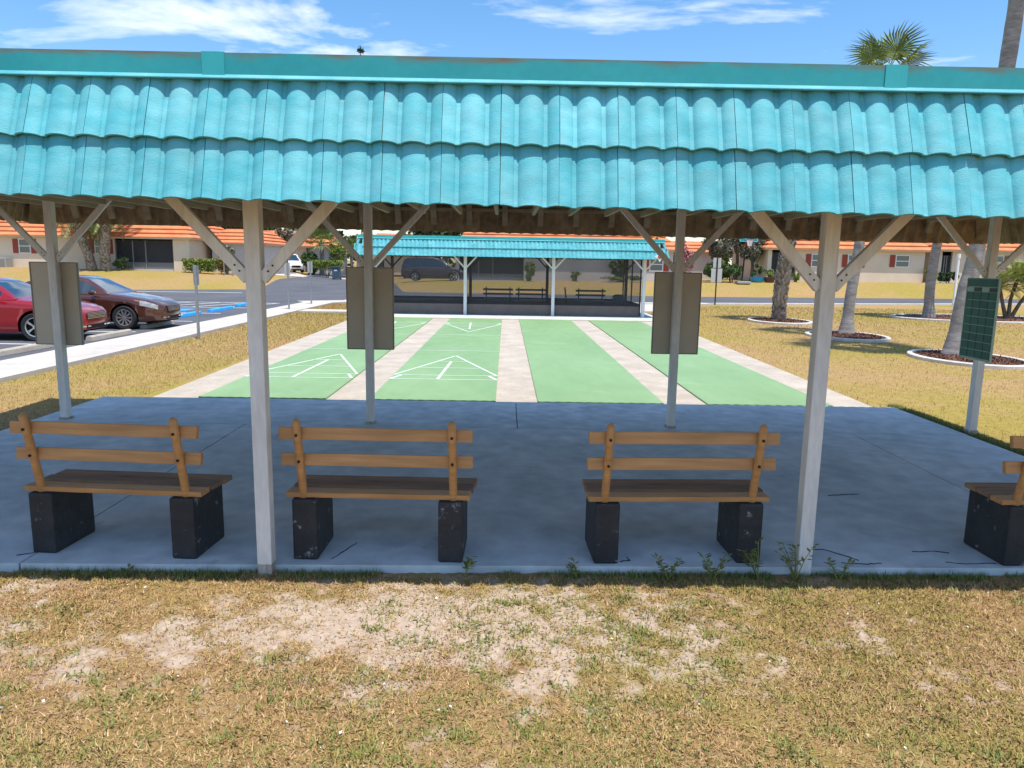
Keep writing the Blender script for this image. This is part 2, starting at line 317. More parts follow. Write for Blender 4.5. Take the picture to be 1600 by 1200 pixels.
def lawn_mat():
    M = bpy.data.materials.new('dry sandy lawn'); M.use_nodes = True; t = M.node_tree; P = t.nodes['Principled BSDF']; n = t.nodes.new; l = t.links.new
    P.inputs['Roughness'].default_value = .95; P.inputs['Specular IOR Level'].default_value = .1
    co = n('ShaderNodeTexCoord').outputs['Object']
    def noise(sc, d=6):
        z = n('ShaderNodeTexNoise'); z.inputs['Scale'].default_value = sc; z.inputs['Detail'].default_value = d; z.inputs['Roughness'].default_value = .65; l(co, z.inputs['Vector']); return z.outputs[0]
    def ramp(f, a, b, ca, cb):
        r = n('ShaderNodeValToRGB'); l(f, r.inputs[0]); e = r.color_ramp.elements; e[0].position = a; e[1].position = b; e[0].color = (*ca, 1); e[1].color = (*cb, 1); return r.outputs[0]
    def mixc(f, a, b, mode='MIX'):
        k = n('ShaderNodeMix'); k.data_type = 'RGBA'; k.blend_type = mode
        if isinstance(f, float): k.inputs[0].default_value = f
        else: l(f, k.inputs[0])
        l(a, k.inputs[6]); l(b, k.inputs[7]); return k.outputs[2]
    thatch = ramp(noise(55, 5), .35, .65, (.18, .10, .055), (.43, .27, .15))
    green = ramp(noise(70, 5), .35, .65, (.17, .135, .035), (.33, .245, .075))
    big = n('ShaderNodeMath'); big.operation = 'MULTIPLY'; l(noise(.55, 7), big.inputs[0]); big.inputs[1].default_value = 1.0
    base = mixc(ramp(big.outputs[0], .44, .62, (0,0,0), (.85,.85,.85)), thatch, green)
    far = mixc(ramp(noise(.22, 6), .42, .6, (0,0,0), (1,1,1)), ramp(noise(9, 6), .3, .7, (.29, .185, .08), (.42, .275, .125)), ramp(noise(9, 6), .3, .7, (.23, .185, .042), (.37, .275, .075)))
    ge = n('ShaderNodeNewGeometry'); sp = n('ShaderNodeSeparateXYZ'); l(ge.outputs['Position'], sp.inputs[0])
    yr = n('ShaderNodeMapRange'); l(sp.outputs[1], yr.inputs[0]); yr.inputs[1].default_value = -5; yr.inputs[2].default_value = -1
    base = mixc(yr.outputs[0], base, far)
    sand = ramp(noise(30, 7), .3, .7, (.34, .26, .20), (.56, .45, .36))
    at = n('ShaderNodeAttribute'); at.attribute_name = 'sand'
    col = mixc(at.outputs['Fac'], base, sand); l(col, P.inputs['Base Color'])
    b = n('ShaderNodeBump'); b.inputs['Strength'].default_value = .8; b.inputs['Distance'].default_value = .012; l(noise(45, 6), b.inputs['Height']); l(b.outputs[0], P.inputs['Normal'])
    return M
MT['lawn'] = lawn_mat()
me = npmesh('ground', np.stack([X, Y, Zg], -1).reshape(-1, 3), fc, 'lawn')
at = me.attributes.new('sand', 'FLOAT', 'POINT'); at.data.foreach_set('value', (sm*fg).astype(np.float32).ravel())
me.polygons.foreach_set('use_smooth', [True]*len(me.polygons))
struct(link('ground', me), 'dry sandy lawn with bare patches')

def drape(name, poly_rows, dz, matname, label):
    """sheet over the terrain: rows of (xl, xr, y)"""
    rows = []; 
    for (a, b_, y), (a2, b2, y2) in zip(poly_rows[:-1], poly_rows[1:]):
        k = max(1, int(abs(y2-y)/1.0))
        for i in range(k): t = i/k; rows.append((a+(a2-a)*t, b_+(b2-b_)*t, y+(y2-y)*t))
    rows.append(poly_rows[-1]); nc = 14; vs = []; 
    for a, b_, y in rows:
        for j in range(nc+1): x = a+(b_-a)*j/nc; vs.append((x, y, float(G(x, y))+dz))
    fs = [(r*(nc+1)+j, r*(nc+1)+j+1, (r+1)*(nc+1)+j+1, (r+1)*(nc+1)+j) for r in range(len(rows)-1) for j in range(nc)]
    o = link(name, B().add(vs, fs).mesh(name, matname)); return struct(o, label)
# roads: parking lot, cross road, side street
drape('parking_lot', [(-60, -9.3, -30), (-60, -9.3, 24.0), (-60, -9.9, 25.2)], .012, 'asphalt', 'dark asphalt parking lot left of the walk')
b = B()
xr = sorted(set(list(np.linspace(-90, 90, 91))+[p[0] for p in near+farE])); vs = []; nn = 8
for x in xr:
    a, c = edge(near, x), edge(farE, x)
    for j in range(nn+1): yy = a+(c-a)*j/nn; vs.append((x, yy, float(G(x, yy))+.016))
fs = [(i*(nn+1)+j, (i+1)*(nn+1)+j, (i+1)*(nn+1)+j+1, i*(nn+1)+j+1) for i in range(len(xr)-1) for j in range(nn)]
struct(link('road', b.add(vs, fs).mesh('road', 'asphalt')), 'asphalt road crossing behind the far pavilion')
drape('side_street', [(-16.4, -6.5, 38.2), (-16.7, -8.5, 46), (-17.1, -10, 54), (-19.5, -13, 66), (-30, -22, 90)], .020, 'asphalt', 'asphalt side street leading away between the houses')
# kerb along the near edge of the road
b = B(); vs = []; K = [(-7.9, 26.8), (10.8, 29.4), (22.7, 32.3), (31.6, 34.8), (70, 44)]
for x, y in K:
    vs += [(x, y-.5, -.05), (x, y-.5, .03), (x, y-.02, .03), (x, y-.02, -.05)]
fs = [(i*4+j, i*4+j+1, i*4+5+j, i*4+4+j) for i in range(len(K)-1) for j in range(3)]
struct(link('kerb', b.add(vs, fs).mesh('kerb', 'kerb')), 'pale concrete kerb along the road')
# walks
def slabs(name, label, rects, z0, z1, matname, gap=.012):
    r = struct(link(name, None, None, (0, 0, 0)), label)
    for q in rects:
        x0, x1, y0, y1 = q; link('concrete_panel', B().box(x0+gap/2, x1-gap/2, y0+gap/2, y1-gap/2, z0, z1).mesh('concrete_panel', matname, bevel=.004), r)
    return r
slabs('sidewalk', 'pale concrete walk between lawn and parking lot', [(-9.3, -7.95, -12+1.5*i, -10.5+1.5*i) for i in range(23)]+[(-9.3, -7.95, 22.5, 24.2)], -.06, .03, 'walk')
b = B().prism([(-9.3, 24.2), (-7.95, 24.2), (-7.2, 25.6), (-5.2, 26.1), (10.8, 28.3), (10.8, 28.85), (-7.9, 26.3), (-9.9, 25.1)], -.06, .028)
struct(link('corner_walk', b.mesh('corner_walk', 'walk')), 'pale concrete walk turning along the road')
slabs('cross_path', 'narrow concrete path to the far pavilion', [(-7.93, -5.7, 18.3, 19.5), (5.9, 8.2, 21.5, 27.6)], -.06, .015, 'walk')

# near pavilion slab: panels with joints; the front edge runs slightly askew
def yfr(x): return -5.715+.018*x
r = struct(link('pavilion_slab', None), 'shaded grey concrete floor of the near pavilion')
for x0, x1 in ((-5.62, -3.02), (-3.02, 4.36), (4.36, 5.80)):
    g = .006; b = B().prism([(x0+g, yfr(x0)), (x1-g, yfr(x1)), (x1-g, -1.60-.02*x1/6), (x0+g, -1.60-.02*x0/6)], -.14, 0); link('floor_panel', b.mesh('floor_panel', 'slab', bevel=.006), r)
for x0, x1 in ((-5.62, .29), (.29, 5.80)):
    g = .005; b = B().prism([(x0+g, -1.585-.02*x0/6), (x1-g, -1.585-.02*x1/6), (x1-g, .10+.006*x1), (x0+g, .10+.006*x0)], -.14, .004); link('floor_panel', b.mesh('floor_panel', 'slab', bevel=.006), r)
# dark cracks and scrapes in the floor
for pts in ([(-1.02, -5.63), (-.96, -5.50), (-.93, -5.40), (-.91, -5.33)], [(2.30, -5.36), (2.42, -5.36), (2.55, -5.50), (2.58, -5.55)], [(2.44, -5.60), (2.62, -5.61), (2.72, -5.595)], [(3.05, -5.38), (3.22, -5.36), (3.30, -5.40)], [(3.18, -5.56), (3.30, -5.58), (3.52, -5.575)], [(-3.12, -5.64), (-3.02, -5.58), (-2.96, -5.50)], [(.93, -5.62), (1.0, -5.60), (.985, -5.54)], [(3.0, -4.1), (3.2, -4.06), (3.3, -4.05)]):
    b = B()
    fine_ = []
    for p, q in zip(pts[:-1], pts[1:]):
        for t in (0, .25, .5, .75): fine_.append((p[0]+(q[0]-p[0])*t+random.uniform(-.006, .006), p[1]+(q[1]-p[1])*t+random.uniform(-.008, .008)))
    fine_.append(pts[-1])
    for p, q in zip(fine_[:-1], fine_[1:]): b.bar((*p, .0015), (*q, .0015), .0065*random.uniform(.3, 1.3), .006)
    link('crack', b.mesh('crack', 'crack'), r)

# ------------------------------------------------------------------ shuffleboard courts
ft = .3048; CW = 6*ft; L0, L1 = .115, 52*ft
c2l = -CW; c1r = c2l-.624; c1l = c1r-CW; c3l = .612; c3r = c3l+CW; c4l = c3r+.64; c4r = c4l+CW
def strip(xa0, xb0, xa1, xb1, label):
    r = struct(link('concrete_strip', None), label); n = 5
    for i in range(n):
        t0, t1 = i/n, (i+1)/n; y0 = L0+(L1+.15-L0)*t0; y1 = L0+(L1+.15-L0)*t1
        A = lambda a, b_, t: a+(b_-a)*t
        b = B().prism([(A(xa0, xa1, t0), y0+.003), (A(xb0, xb1, t0), y0+.003), (A(xb0, xb1, t1), y1-.003), (A(xa0, xa1, t1), y1-.003)], -.15, -.012)
        link('concrete_panel', b.mesh('concrete_panel', 'conc', bevel=.004), r)
strip(c1r-.03, c2l+.03, c1r-.03, c2l+.03, 'beige concrete strip between first and second court from the left')
strip(-.03, c3l+.03, -.03, c3l+.03, 'beige concrete strip in the middle of the four courts')
strip(c3r-.03, c4l+.03, c3r-.03, c4l+.03, 'beige concrete strip between third and fourth court from the left')
strip(c1l-.68, c1l+.03, c1l-.95, c1l+.03, 'beige concrete border left of the green courts')
strip(c4r-.03, c4r+.62, c4r-.03, c4r+.9, 'beige concrete border right of the green courts')
for i, (x0, x1, lab) in enumerate(((c1l, c1r, 'leftmost green shuffleboard court with white triangle lines'), (c2l, 0, 'second green shuffleboard court from the left with white triangles'),
        (c3l, c3r, 'third green shuffleboard court from the left, plain without lines'), (c4l, c4r, 'rightmost green shuffleboard court, plain without lines'))):
    b = B().box(x0, x1, L0+.002*i, L1+.05, -.15, .014)
    ct = struct(link('shuffleboard_court', b.mesh('court', 'green', bevel=.006)), lab)
    if i > 1: continue
    zt = .018; xm = (x0+x1)/2; hw = CW/2-.01
    def ln(p, q, wd=.027): 
        link('court_line', B().bar((p[0], p[1], zt), (q[0], q[1], zt), wd, .003).mesh('court_line', 'line'), ct)
    for s, d in ((0, 1), (52, -1)):
        yy = lambda k: (s+d*k)*ft
        tipw = lambda k: hw*(17-k)/9.0
        ln((x0+.01, yy(6.5)), (x1-.01, yy(6.5))); ln((x0+.01, yy(8)), (x1-.01, yy(8)))
        ln((xm-hw, yy(8)), (xm, yy(17)), .038); ln((xm+hw, yy(8)), (xm, yy(17)), .038)
        for k in (11, 14): ln((xm-tipw(k), yy(k)), (xm+tipw(k), yy(k)))
        ln((xm-.10, yy(6.5)), (xm-.03, yy(14)), .05)
        ln((xm-hw, yy(6.5)), (xm-hw+.15, yy(8)), .045); ln((xm+hw, yy(6.5)), (xm+hw-.15, yy(8)), .045)
        ln((x0+.01, yy(20)), (x1-.01, yy(20)))

# ------------------------------------------------------------------ pavilions
TW, TL, PH = .305, .43, radians(72)
def tile_mesh():
    p = TW/2; pts = []
    def h(u):
        u = u % p; a = .86*p
        return .028*max(sin(pi*u/a), 0)**.66 if u < a else 0.0
    us = [.40*p+i*2*p/20 for i in range(21)]
    us = sorted(set([round(.40*p+x, 5) for x in (0, .12*p, .22*p, .30*p, .36*p, .41*p, .435*p, .46*p, .55*p, .60*p, .66*p, .74*p, .86*p, p, 1.12*p, 1.22*p, 1.30*p, 1.36*p, 1.41*p, 1.435*p, 1.46*p, 1.55*p, 1.60*p, 1.66*p, 1.74*p, 1.86*p, 2*p)]))
    x0 = .40*p; th = .013; n = len(us); b = B(); vs = []
    for y in (0, TL):
        for u in us: vs.append(((u-x0)*(TW-.003)/TW, y, h(u)+th))
        for u in us: vs.append(((u-x0)*(TW-.003)/TW, y, h(u)))
    fs = []; mi = []
    for i in range(n-1):
        fs.append((i, i+1, 2*n+i+1, 2*n+i)); mi.append(0)
        fs.append((n+i+1, n+i, 3*n+i, 3*n+i+1)); mi.append(1)
        fs.append((i+1, i, n+i, n+i+1)); mi.append(0)
    fs += [(0, 2*n, 3*n, n), (n-1, 2*n-1, 4*n-1, 3*n-1)]; mi += [0, 0]
    k0 = len(vs)
    for y in (0.01, TL-.01):
        for dx in (-.016, 0, .016): vs.append((TW+dx-.0015, y, h(.40*p+dx)-.002))
    for i in range(2): fs.append((k0+i, k0+i+1, k0+4+i, k0+3+i)); mi.append(1)
    b.add(vs, fs); b.m = mi
    return b.mesh('roof_tile', ['teal', 'tile_back'], smooth=40, fix=False)
TILE = tile_mesh()
def pavilion(nm, label, x0, x1, yf, yr_, zf, zr, posts_f, posts_r, postmat, fasciamat, near_):
    cx, cy = (x0+x1)/2, (yf+yr_)/2
    R = root(nm, label, 'pavilion', (cx, cy, 0)); off = back(R)
    ins = .72*cos(PH)                                 # inset at the top of the slope
    roof = link('roof_deck', B().box(x0+ins-.02, x1-ins+.02, yf+ins-.02, yr_-ins+.02, 2.93 if near_ else 2.80, 2.955 if near_ else 2.83).mesh('roof_deck', 'timber'), R, off)
    rs = random.Random(3)
    sides = (((x0, yf, zf), (1, 0), (0, 1), x1-x0, zf), ((x1, yr_, zr), (-1, 0), (0, -1), x1-x0, zr), ((x1, yf, zf), (0, 1), (-1, 0), yr_-yf, zr), ((x0, yr_, zr), (0, -1), (1, 0), yr_-yf, zf))
    for (ox, oy, oz), d, inn, Lh, zend in sides:
        for row in (0, 1):
            s0 = -.0 if row == 0 else .312
            lift = .0 if row == 0 else .036
            inset = s0*cos(PH); usable = Lh-2*inset-.10
            n = int(round(usable/TW)); st = (Lh-n*TW)/2 + (.5*TW*.0 if row == 0 else .5*TW)
            if row == 1: n -= 1
            for i in range(n):
                a = st+i*TW; t = (a+TW/2)/Lh
                px = ox+d[0]*a+inn[0]*inset; py = oy+d[1]*a+inn[1]*inset
                zz = oz+(zend-oz)*t+s0*sin(PH)
                if near_: zz += (-.0057 if row == 0 else -.0037)*px
                sl_ = PH-(radians(3.9) if row else 0)+radians(rs.uniform(-.35, .35))
                ex = Vector((d[0], d[1], 0)); ey = Vector((inn[0]*cos(sl_), inn[1]*cos(sl_), sin(sl_))); ez = ex.cross(ey)
                M4 = Matrix((ex, ey, ez)).transposed().to_4x4()
                o = link('roof_tile', TILE, roof); o.matrix_local = Matrix.Translation(Vector((px, py, zz))+ez*(lift+rs.uniform(0, .0025))+ex*rs.uniform(-.0008, .0008)) @ M4
    zl, zt = (2.905, 3.035) if near_ else (2.80, 2.93)
    # hip caps
    for hx, sx in ((x0, 1), (x1, -1)):
        for hy, sy, hz in ((yf, 1, zf), (yr_, -1, zr)):
            p = Vector((hx+sx*.004, hy+sy*.004, hz+.045)); q = Vector((hx+sx*(ins-.02), hy+sy*(ins-.02), zl+.02))
            link('hip_board', B().bar((hx+sx*.10, hy+sy*.10, hz+.02), (hx+sx*(ins+.09), hy+sy*(ins+.09), zl), .22, .03, (sx, sy, 0)).mesh('hip_board', 'tile_back'), roof)
            link('hip_cap', B().tube([p, q], .055, 10).mesh('hip_cap', 'teal', smooth=40), roof)
    # fascia: panels with joint covers and a drip lip, all four sides
    e = ins-.088
    F0x, F1x, F0y, F1y = x0+e, x1-e, yf+e, yr_-e
    cuts = sorted([F0x]+[p for p in posts_f if F0x+.3 < p < F1x-.3]+[F1x])
    for yy, sgn in ((F0y, -1), (F1y, 1)):
        for a, c in zip(cuts[:-1], cuts[1:]):
            b = B().box(a+.002, c-.002, min(yy, yy-sgn*.03), max(yy, yy-sgn*.03), zl+.012, zt)
            fp_ = link('fascia_panel', b.mesh('fascia_panel', fasciamat), roof)
            y2_ = yy+sgn*.017; y3_ = yy-sgn*.02
            link('drip_lip', B().add([(a, yy+sgn*.002, zl+.022), (c, yy+sgn*.002, zl+.022), (c, y2_, zl+.004), (a, y2_, zl+.004), (a, y2_, zl), (c, y2_, zl), (c, y3_, zl), (a, y3_, zl)], [(0, 1, 2, 3), (3, 2, 5, 4), (4, 5, 6, 7)]).mesh('drip_lip', 'teal'), roof)  # lighter tile paint puts the lip's sunlit line into its colour
        for c in cuts[1:-1]:
            b = B().box(c-.058, c+.058, min(yy+sgn*.006, yy-sgn*.02), max(yy+sgn*.004, yy-sgn*.02), zl+.0125, zt+.003); link('joint_cover', b.mesh('joint_cover', 'fascia2'), roof)
    for xx, sgn in ((F0x, -1), (F1x, 1)):
        b = B().box(min(xx, xx-sgn*.03), max(xx, xx-sgn*.03), F0y+.031, F1y-.031, zl+.012, zt); link('fascia_panel', b.mesh('fascia_panel', fasciamat), roof)
    link('roof_top', B().box(F0x+.031, F1x-.031, F0y+.031, F1y-.031, zt-.05, zt-.02).mesh('roof_top', 'conc'), roof)
    # inner framing
    bz = 2.66 if near_ else 2.52
    for yy, zz in ((posts_yf, bz-.03), (posts_yr, bz)) if near_ else ((posts2_yf, bz), (posts2_yr, bz)):
        link('beam', B().box(x0+.15, x1-.15, yy-.045, yy+.045, zz, zz+.17).mesh('beam', 'timber'), R, off)
    k = int((x1-x0-1.0)/.46)
    for i in range(k):
        x = x0+.5+i*.46
        link('joist', B().box(x-.02, x+.02, yf+.30, yr_-.26, bz-.075, bz-.0).mesh('joist', 'timber'), R, off)
        if near_:
            link('rafter', B().bar((x+.10, yr_-.10, zr+.10), (x+.10, yr_-.26, zr+.58), .045, .07, (1, 0, 0)).mesh('rafter', 'timber'), R, off)
            link('rafter', B().bar((x+.10, yf+.10, zf+.10), (x+.10, yf+.26, zf+.58), .045, .07, (1, 0, 0)).mesh('rafter', 'timber'), R, off)
    for s0 in (.33, .64):
        cy_, sz_ = s0*cos(PH)+.035, s0*sin(PH)-.02
        link('batten', B().box(x0+cy_, x1-cy_, yr_-cy_-.02, yr_-cy_+.01, zr+sz_-.03, zr+sz_+.01).mesh('batten', 'timber'), R, off)
        link('batten', B().box(x0+cy_, x1-cy_, yf+cy_-.01, yf+cy_+.02, zf+sz_-.03, zf+sz_+.01).mesh('batten', 'timber'), R, off)
        for xx, sg in ((x0+cy_, 1), (x1-cy_, -1)):
            link('batten', B().bar((xx, yf+cy_+.03, zf+sz_-.01), (xx, yr_-cy_-.03, zr+sz_-.01), .03, .04).mesh('batten', 'timber'), R, off)
    def post(x, y, ztop, z0, bz0, bz1, sz, br, pm):
        b = B().box(x-sz, x+sz, y-sz, y+sz, z0-.05+(.13 if near_ and y < -5 and abs(x+1.41) < .1 else 0), ztop); po = link('post', b.mesh('post', pm, bevel=.008), R, off)
        if near_ and abs(x+1.41) < .1: link('post_foot', B().box(x-sz+.001, x+sz-.001, y-sz+.001, y+sz-.001, -.12, z0+.08).mesh('post_foot', 'rawwood', bevel=.01), po)
        elif near_ and y > -5: link('foot_plate', B().box(x-sz-.012, x+sz+.012, y-sz-.012, y+sz+.012, 0, .03).mesh('foot_plate', 'rawwood'), po)
        for sg in (-1, 1):
            if (sg < 0 and x-.75 < x0) or (sg > 0 and x+.75 > x1): ln_ = .82
            else: ln_ = 1
            dx = (bz1-bz0)*.92*ln_
            link('brace', B().bar((x+sg*(sz-.005), y, bz0), (x+sg*(sz+dx), y, bz0+(bz1-bz0)*ln_), br, br*.7, (0, 1, 0)).mesh('brace', pm, bevel=.005), R, off)
            if near_:
                for dz in (.05, .085): link('bolt', B().lathe([(0, -.005), (.006, -.004), (.006, .004), (0, .004)], 8, (x+sg*(sz+dz*.8), y-br*.35, bz0+dz), 'y').mesh('bolt', 'bolt'), R, off)
    for x in posts_f: post(x, posts_yf+min(.13, .034*(x+1.41)) if near_ else posts2_yf, bz-.03, -.05 if near_ else 0, 1.86 if near_ else 1.80, 2.62 if near_ else 2.5, .047 if near_ else .06, .068 if near_ else .06, postmat)
    for x in posts_r: post(x, posts_yr if near_ else posts2_yr, bz, .0, 1.93 if near_ else 1.80, 2.65 if near_ else 2.5,   .047 if near_ else .06, .068 if near_ else .06, postmat if near_ else 'dark')  # far rear posts blackened: shade behind the screens put into their colour
    return R
posts_yf, posts_yr = -5.77, -1.43
pavilion('shuffleboard_pavilion', 'near open pavilion with big turquoise tile roof on white posts', -6.02, 6.50, -6.42, -.49, 2.268, 2.365, (-5.2, -1.41, 2.15, 5.95), (-5.26, -1.52, 2.19, 5.945), 'post', 'fascia', True)
posts2_yf, posts2_yr = 17.98, 22.2
FP = pavilion('screened_pavilion', 'far screened pavilion with turquoise tile roof beyond the green courts', -5.5, 6.12, 17.15, 23.0, 2.185, 2.185, (-4.85, -1.43, 1.93, 5.40), (-4.85, -1.43, 1.93, 5.40), 'post_far', 'fascia2', False)
off = back(FP)
# screens, kick panels, rails; panels painted as the shaded floor behind the mesh
FX0, FX1, FY0, FY1 = -4.9, 5.30, 18.12, 22.32
for yy in (FY0, FY1):
    xsx = [FX0, -1.43, 1.93, FX1]
    for a, c in zip(xsx[:-1], xsx[1:]):
        link('screen_panel', B().add([(a+.02, yy, .50), (c-.02, yy, .50), (c-.02, yy, 2.50), (a+.02, yy, 2.50)], [(0, 1, 2, 3)]).mesh('screen_panel', 'screen', fix=False), FP, off)
        link('kick_panel', B().box(a+.02, c-.02, yy-.012, yy+.012, .02, .40).mesh('kick_panel', 'kick'), FP, off)
        link('screen_rail', B().box(a, c, yy-.025, yy+.025, .40, .49).mesh('screen_rail', 'dark'), FP, off)
    for c in xsx: link('screen_post', B().box(c-.025, c+.025, yy-.027, yy+.027, .02, 2.5).mesh('screen_post', 'dark'), FP, off)
for xx in (FX0, FX1):
    link('screen_panel', B().add([(xx, FY0+.03, .50), (xx, FY1-.03, .50), (xx, FY1-.03, 2.5), (xx, FY0+.03, 2.5)], [(0, 1, 2, 3)]).mesh('screen_panel', 'screen', fix=False), FP, off)
    link('kick_panel', B().box(xx-.012, xx+.012, FY0+.03, FY1-.03, .02, .40).mesh('kick_panel', 'kick'), FP, off)
    link('screen_rail', B().box(xx-.02, xx+.02, FY0+.03, FY1-.03, .40, .49).mesh('screen_rail', 'dark'), FP, off)
    link('screen_post', B().box(xx-.025, xx+.025, 20.1, 20.16, .02, 2.5).mesh('screen_post', 'dark'), FP, off)
r = struct(link('far_slab', None), 'concrete floor of the far pavilion')
link('floor_panel', B().box(-5.6, 6.0, 16.62, 23.1, -.14, .0).mesh('floor_panel', 'slab'), r)
link('floor_edge', B().box(-5.6, 6.0, 16.05, 16.618, -.14, .006).mesh('floor_edge', 'kerb'), r)

# ------------------------------------------------------------------ benches
def bench(label, x, y, rz, dark=False, group='benches of the near pavilion'):
    R = root('bench', label, 'bench', (x, y, .0), rz, group)
    bk = 'dark' if dark else 'bench'
    for sx in (-1, 1):
        cx = sx*.485
        b = B().box(cx-.083, cx+.083, -.215, .215, 0, .421)
        if not dark: link('concrete_block', b.mesh('concrete_block', 'black', bevel=.016), R)
        else: link('leg', B().box(cx-.03, cx+.03, -.2, .2, 0, .36).mesh('leg', 'dark'), R)
        tube = [(cx*1.03, -.155+t*-.125, .40+t*.56) for t in (0, .33, .66, 1)]
        up_ = link('upright', B().tube(tube+[(cx*1.03, -.288, .975)], [.027, .027, .027, .027, .014], 12).mesh('upright', bk, smooth=50), R)
        for z, yb in ((.872, -.292), (.688, -.252)):
            link('bolt', B().lathe([(0, -.004), (.010, -.004), (.010, .004), (0, .004)], 8, (cx*1.03, yb, z), 'y').mesh('bolt', 'bolt'), up_)
    for z, yb in ((.872, -.222), (.688, -.184)):
        b = B().bar((-.63, yb, z), (.63, yb, z), .036, .080, (0, .2, 1)); link('back_slat', b.mesh('back_slat', bk, bevel=.005), R)
    for k, yb in enumerate((-.125, .02, .165)):
        b = B().box(-.612+.006*k, .612+.012*k, yb-.062, yb+.062, .425+.004*(k == 1), .460+.004*(k == 1)); link('seat_slat', b.mesh('seat_slat', 'dark' if dark else ('bench' if k == 0 else 'seat'), bevel=.006), R)  # lit edge put into the brighter colour of the first slat
    return R
bench('orange wooden bench with black blocks, leftmost of the near benches', -2.46, -5.42, radians(-4.2))
bench('orange wooden bench just right of the left white front post', -.70, -5.45, radians(-1.2))
bench('orange wooden bench just left of the right white front post', 1.30, -5.43, radians(2.2))
bench('orange wooden bench cut off by the right edge of the picture', 4.10, -5.385, radians(2))
def bench2(label, x, y, rz): return bench(label, x, y, rz, True, 'benches inside the screened pavilion')
bench2('dark bench inside the screened pavilion, leftmost of three', -.2, 21.1, 0)
b_ = bench2('brown bench inside the screened pavilion, middle of three', 1.17, 21.15, 0)
for c_ in b_.children:
    if c_.name.startswith('seat_slat'): c_.data = B().box(-.655, .655, -.066, .066, -.02, .02).mesh('seat_slat', 'seat'); c_.location = (0, -.125+.145*int(c_.name[-1:].isdigit() and int(c_.name[-1]) % 3), .44)
bench2('dark bench inside the screened pavilion, rightmost of three', 3.70, 21.1, 0)
R = root('trash_bin', 'dark green bin inside the screened pavilion at its right end', 'bin', (4.85, 20.6, 0))
link('body', B().lathe([(0, 0), (.2, 0), (.25, .5), (.245, .62), (0, .62)], 14).mesh('body', 'plastic', smooth=40), R); link('lid', B().lathe([(.27, .62), (.28, .66), (.2, .74), (0, .76)], 14).mesh('lid', 'plastic', smooth=40), R)
R = root('cue_stick', 'thin dark pole leaning inside the screened pavilion', 'pole', (2.78, 21.4, 0)); link('shaft', B().tube([(0, 0, 0), (-.13, 0, .99)], .03, 8).mesh('shaft', 'dark'), R)

# ------------------------------------------------------------------ scoreboards
def board(label, x, y):
    R = root('scoreboard', label, 'scoreboard', (x, y, .915), 0, 'scoreboards on the rear posts')
    link('panel', B().box(-.275, .275, 0, .02, .005, .98).mesh('panel', 'board'), R)
    for q in ((-.285, .285, -.006, .026, -.006, .006), (-.285, .285, -.006, .026, .979, .991), (-.287, -.274, -.005, .025, .0065, .9785), (.274, .287, -.005, .025, .0065, .9785)):
        link('edge_trim', B().box(*q).mesh('edge_trim', 'frame'), R)
board('back of brown scoreboard on the leftmost rear post, in front of the red car', -5.31, -1.358)
board('back of brown scoreboard on the second rear post from the left', -1.52, -1.358)
board('back of brown scoreboard on the third rear post from the left', 2.21, -1.358)
R = root('scoreboard', 'dark green gridded scoreboard on the rightmost rear post', 'scoreboard', (5.855, -1.47, .915), 0, 'scoreboards on the rear posts')
bw, bh = .59, .985
link('panel', B().box(-.0, .02, -bw/2, bw/2, 0, bh).mesh('panel', 'sline'), R)
link('header', B().box(-.006, -.0005, -bw/2+.012, bw/2-.012, bh-.105, bh-.012).mesh('header', 'sgreen'), R)
for k in range(4):
    ya = bw/2-.012-(k)*(bw-.024)/4; yb = ya-(bw-.024)/4+.009
    link('window_square', B().box(-.006, -.0005, yb, ya, bh-.165, bh-.115).mesh('window_square', 'sblack' if k % 2 else 'sline'), R)
    for j in range(8):
        z1 = bh-.172-j*.1; link('score_square', B().box(-.006, -.0005, yb, ya, z1-.091, z1).mesh('score_square', 'sgreen'), R)
for q in ((-.008, .0, -bw/2, bw/2, -.002, .006), (-.008, .0, -bw/2, bw/2, bh-.010, bh), (-.008, 0, -bw/2-.004, -bw/2+.008, .007, bh-.011), (-.008, 0, bw/2-.008, bw/2+.004, .007, bh-.011)):
    link('edge_trim', B().box(*q).mesh('edge_trim', 'sline'), R)

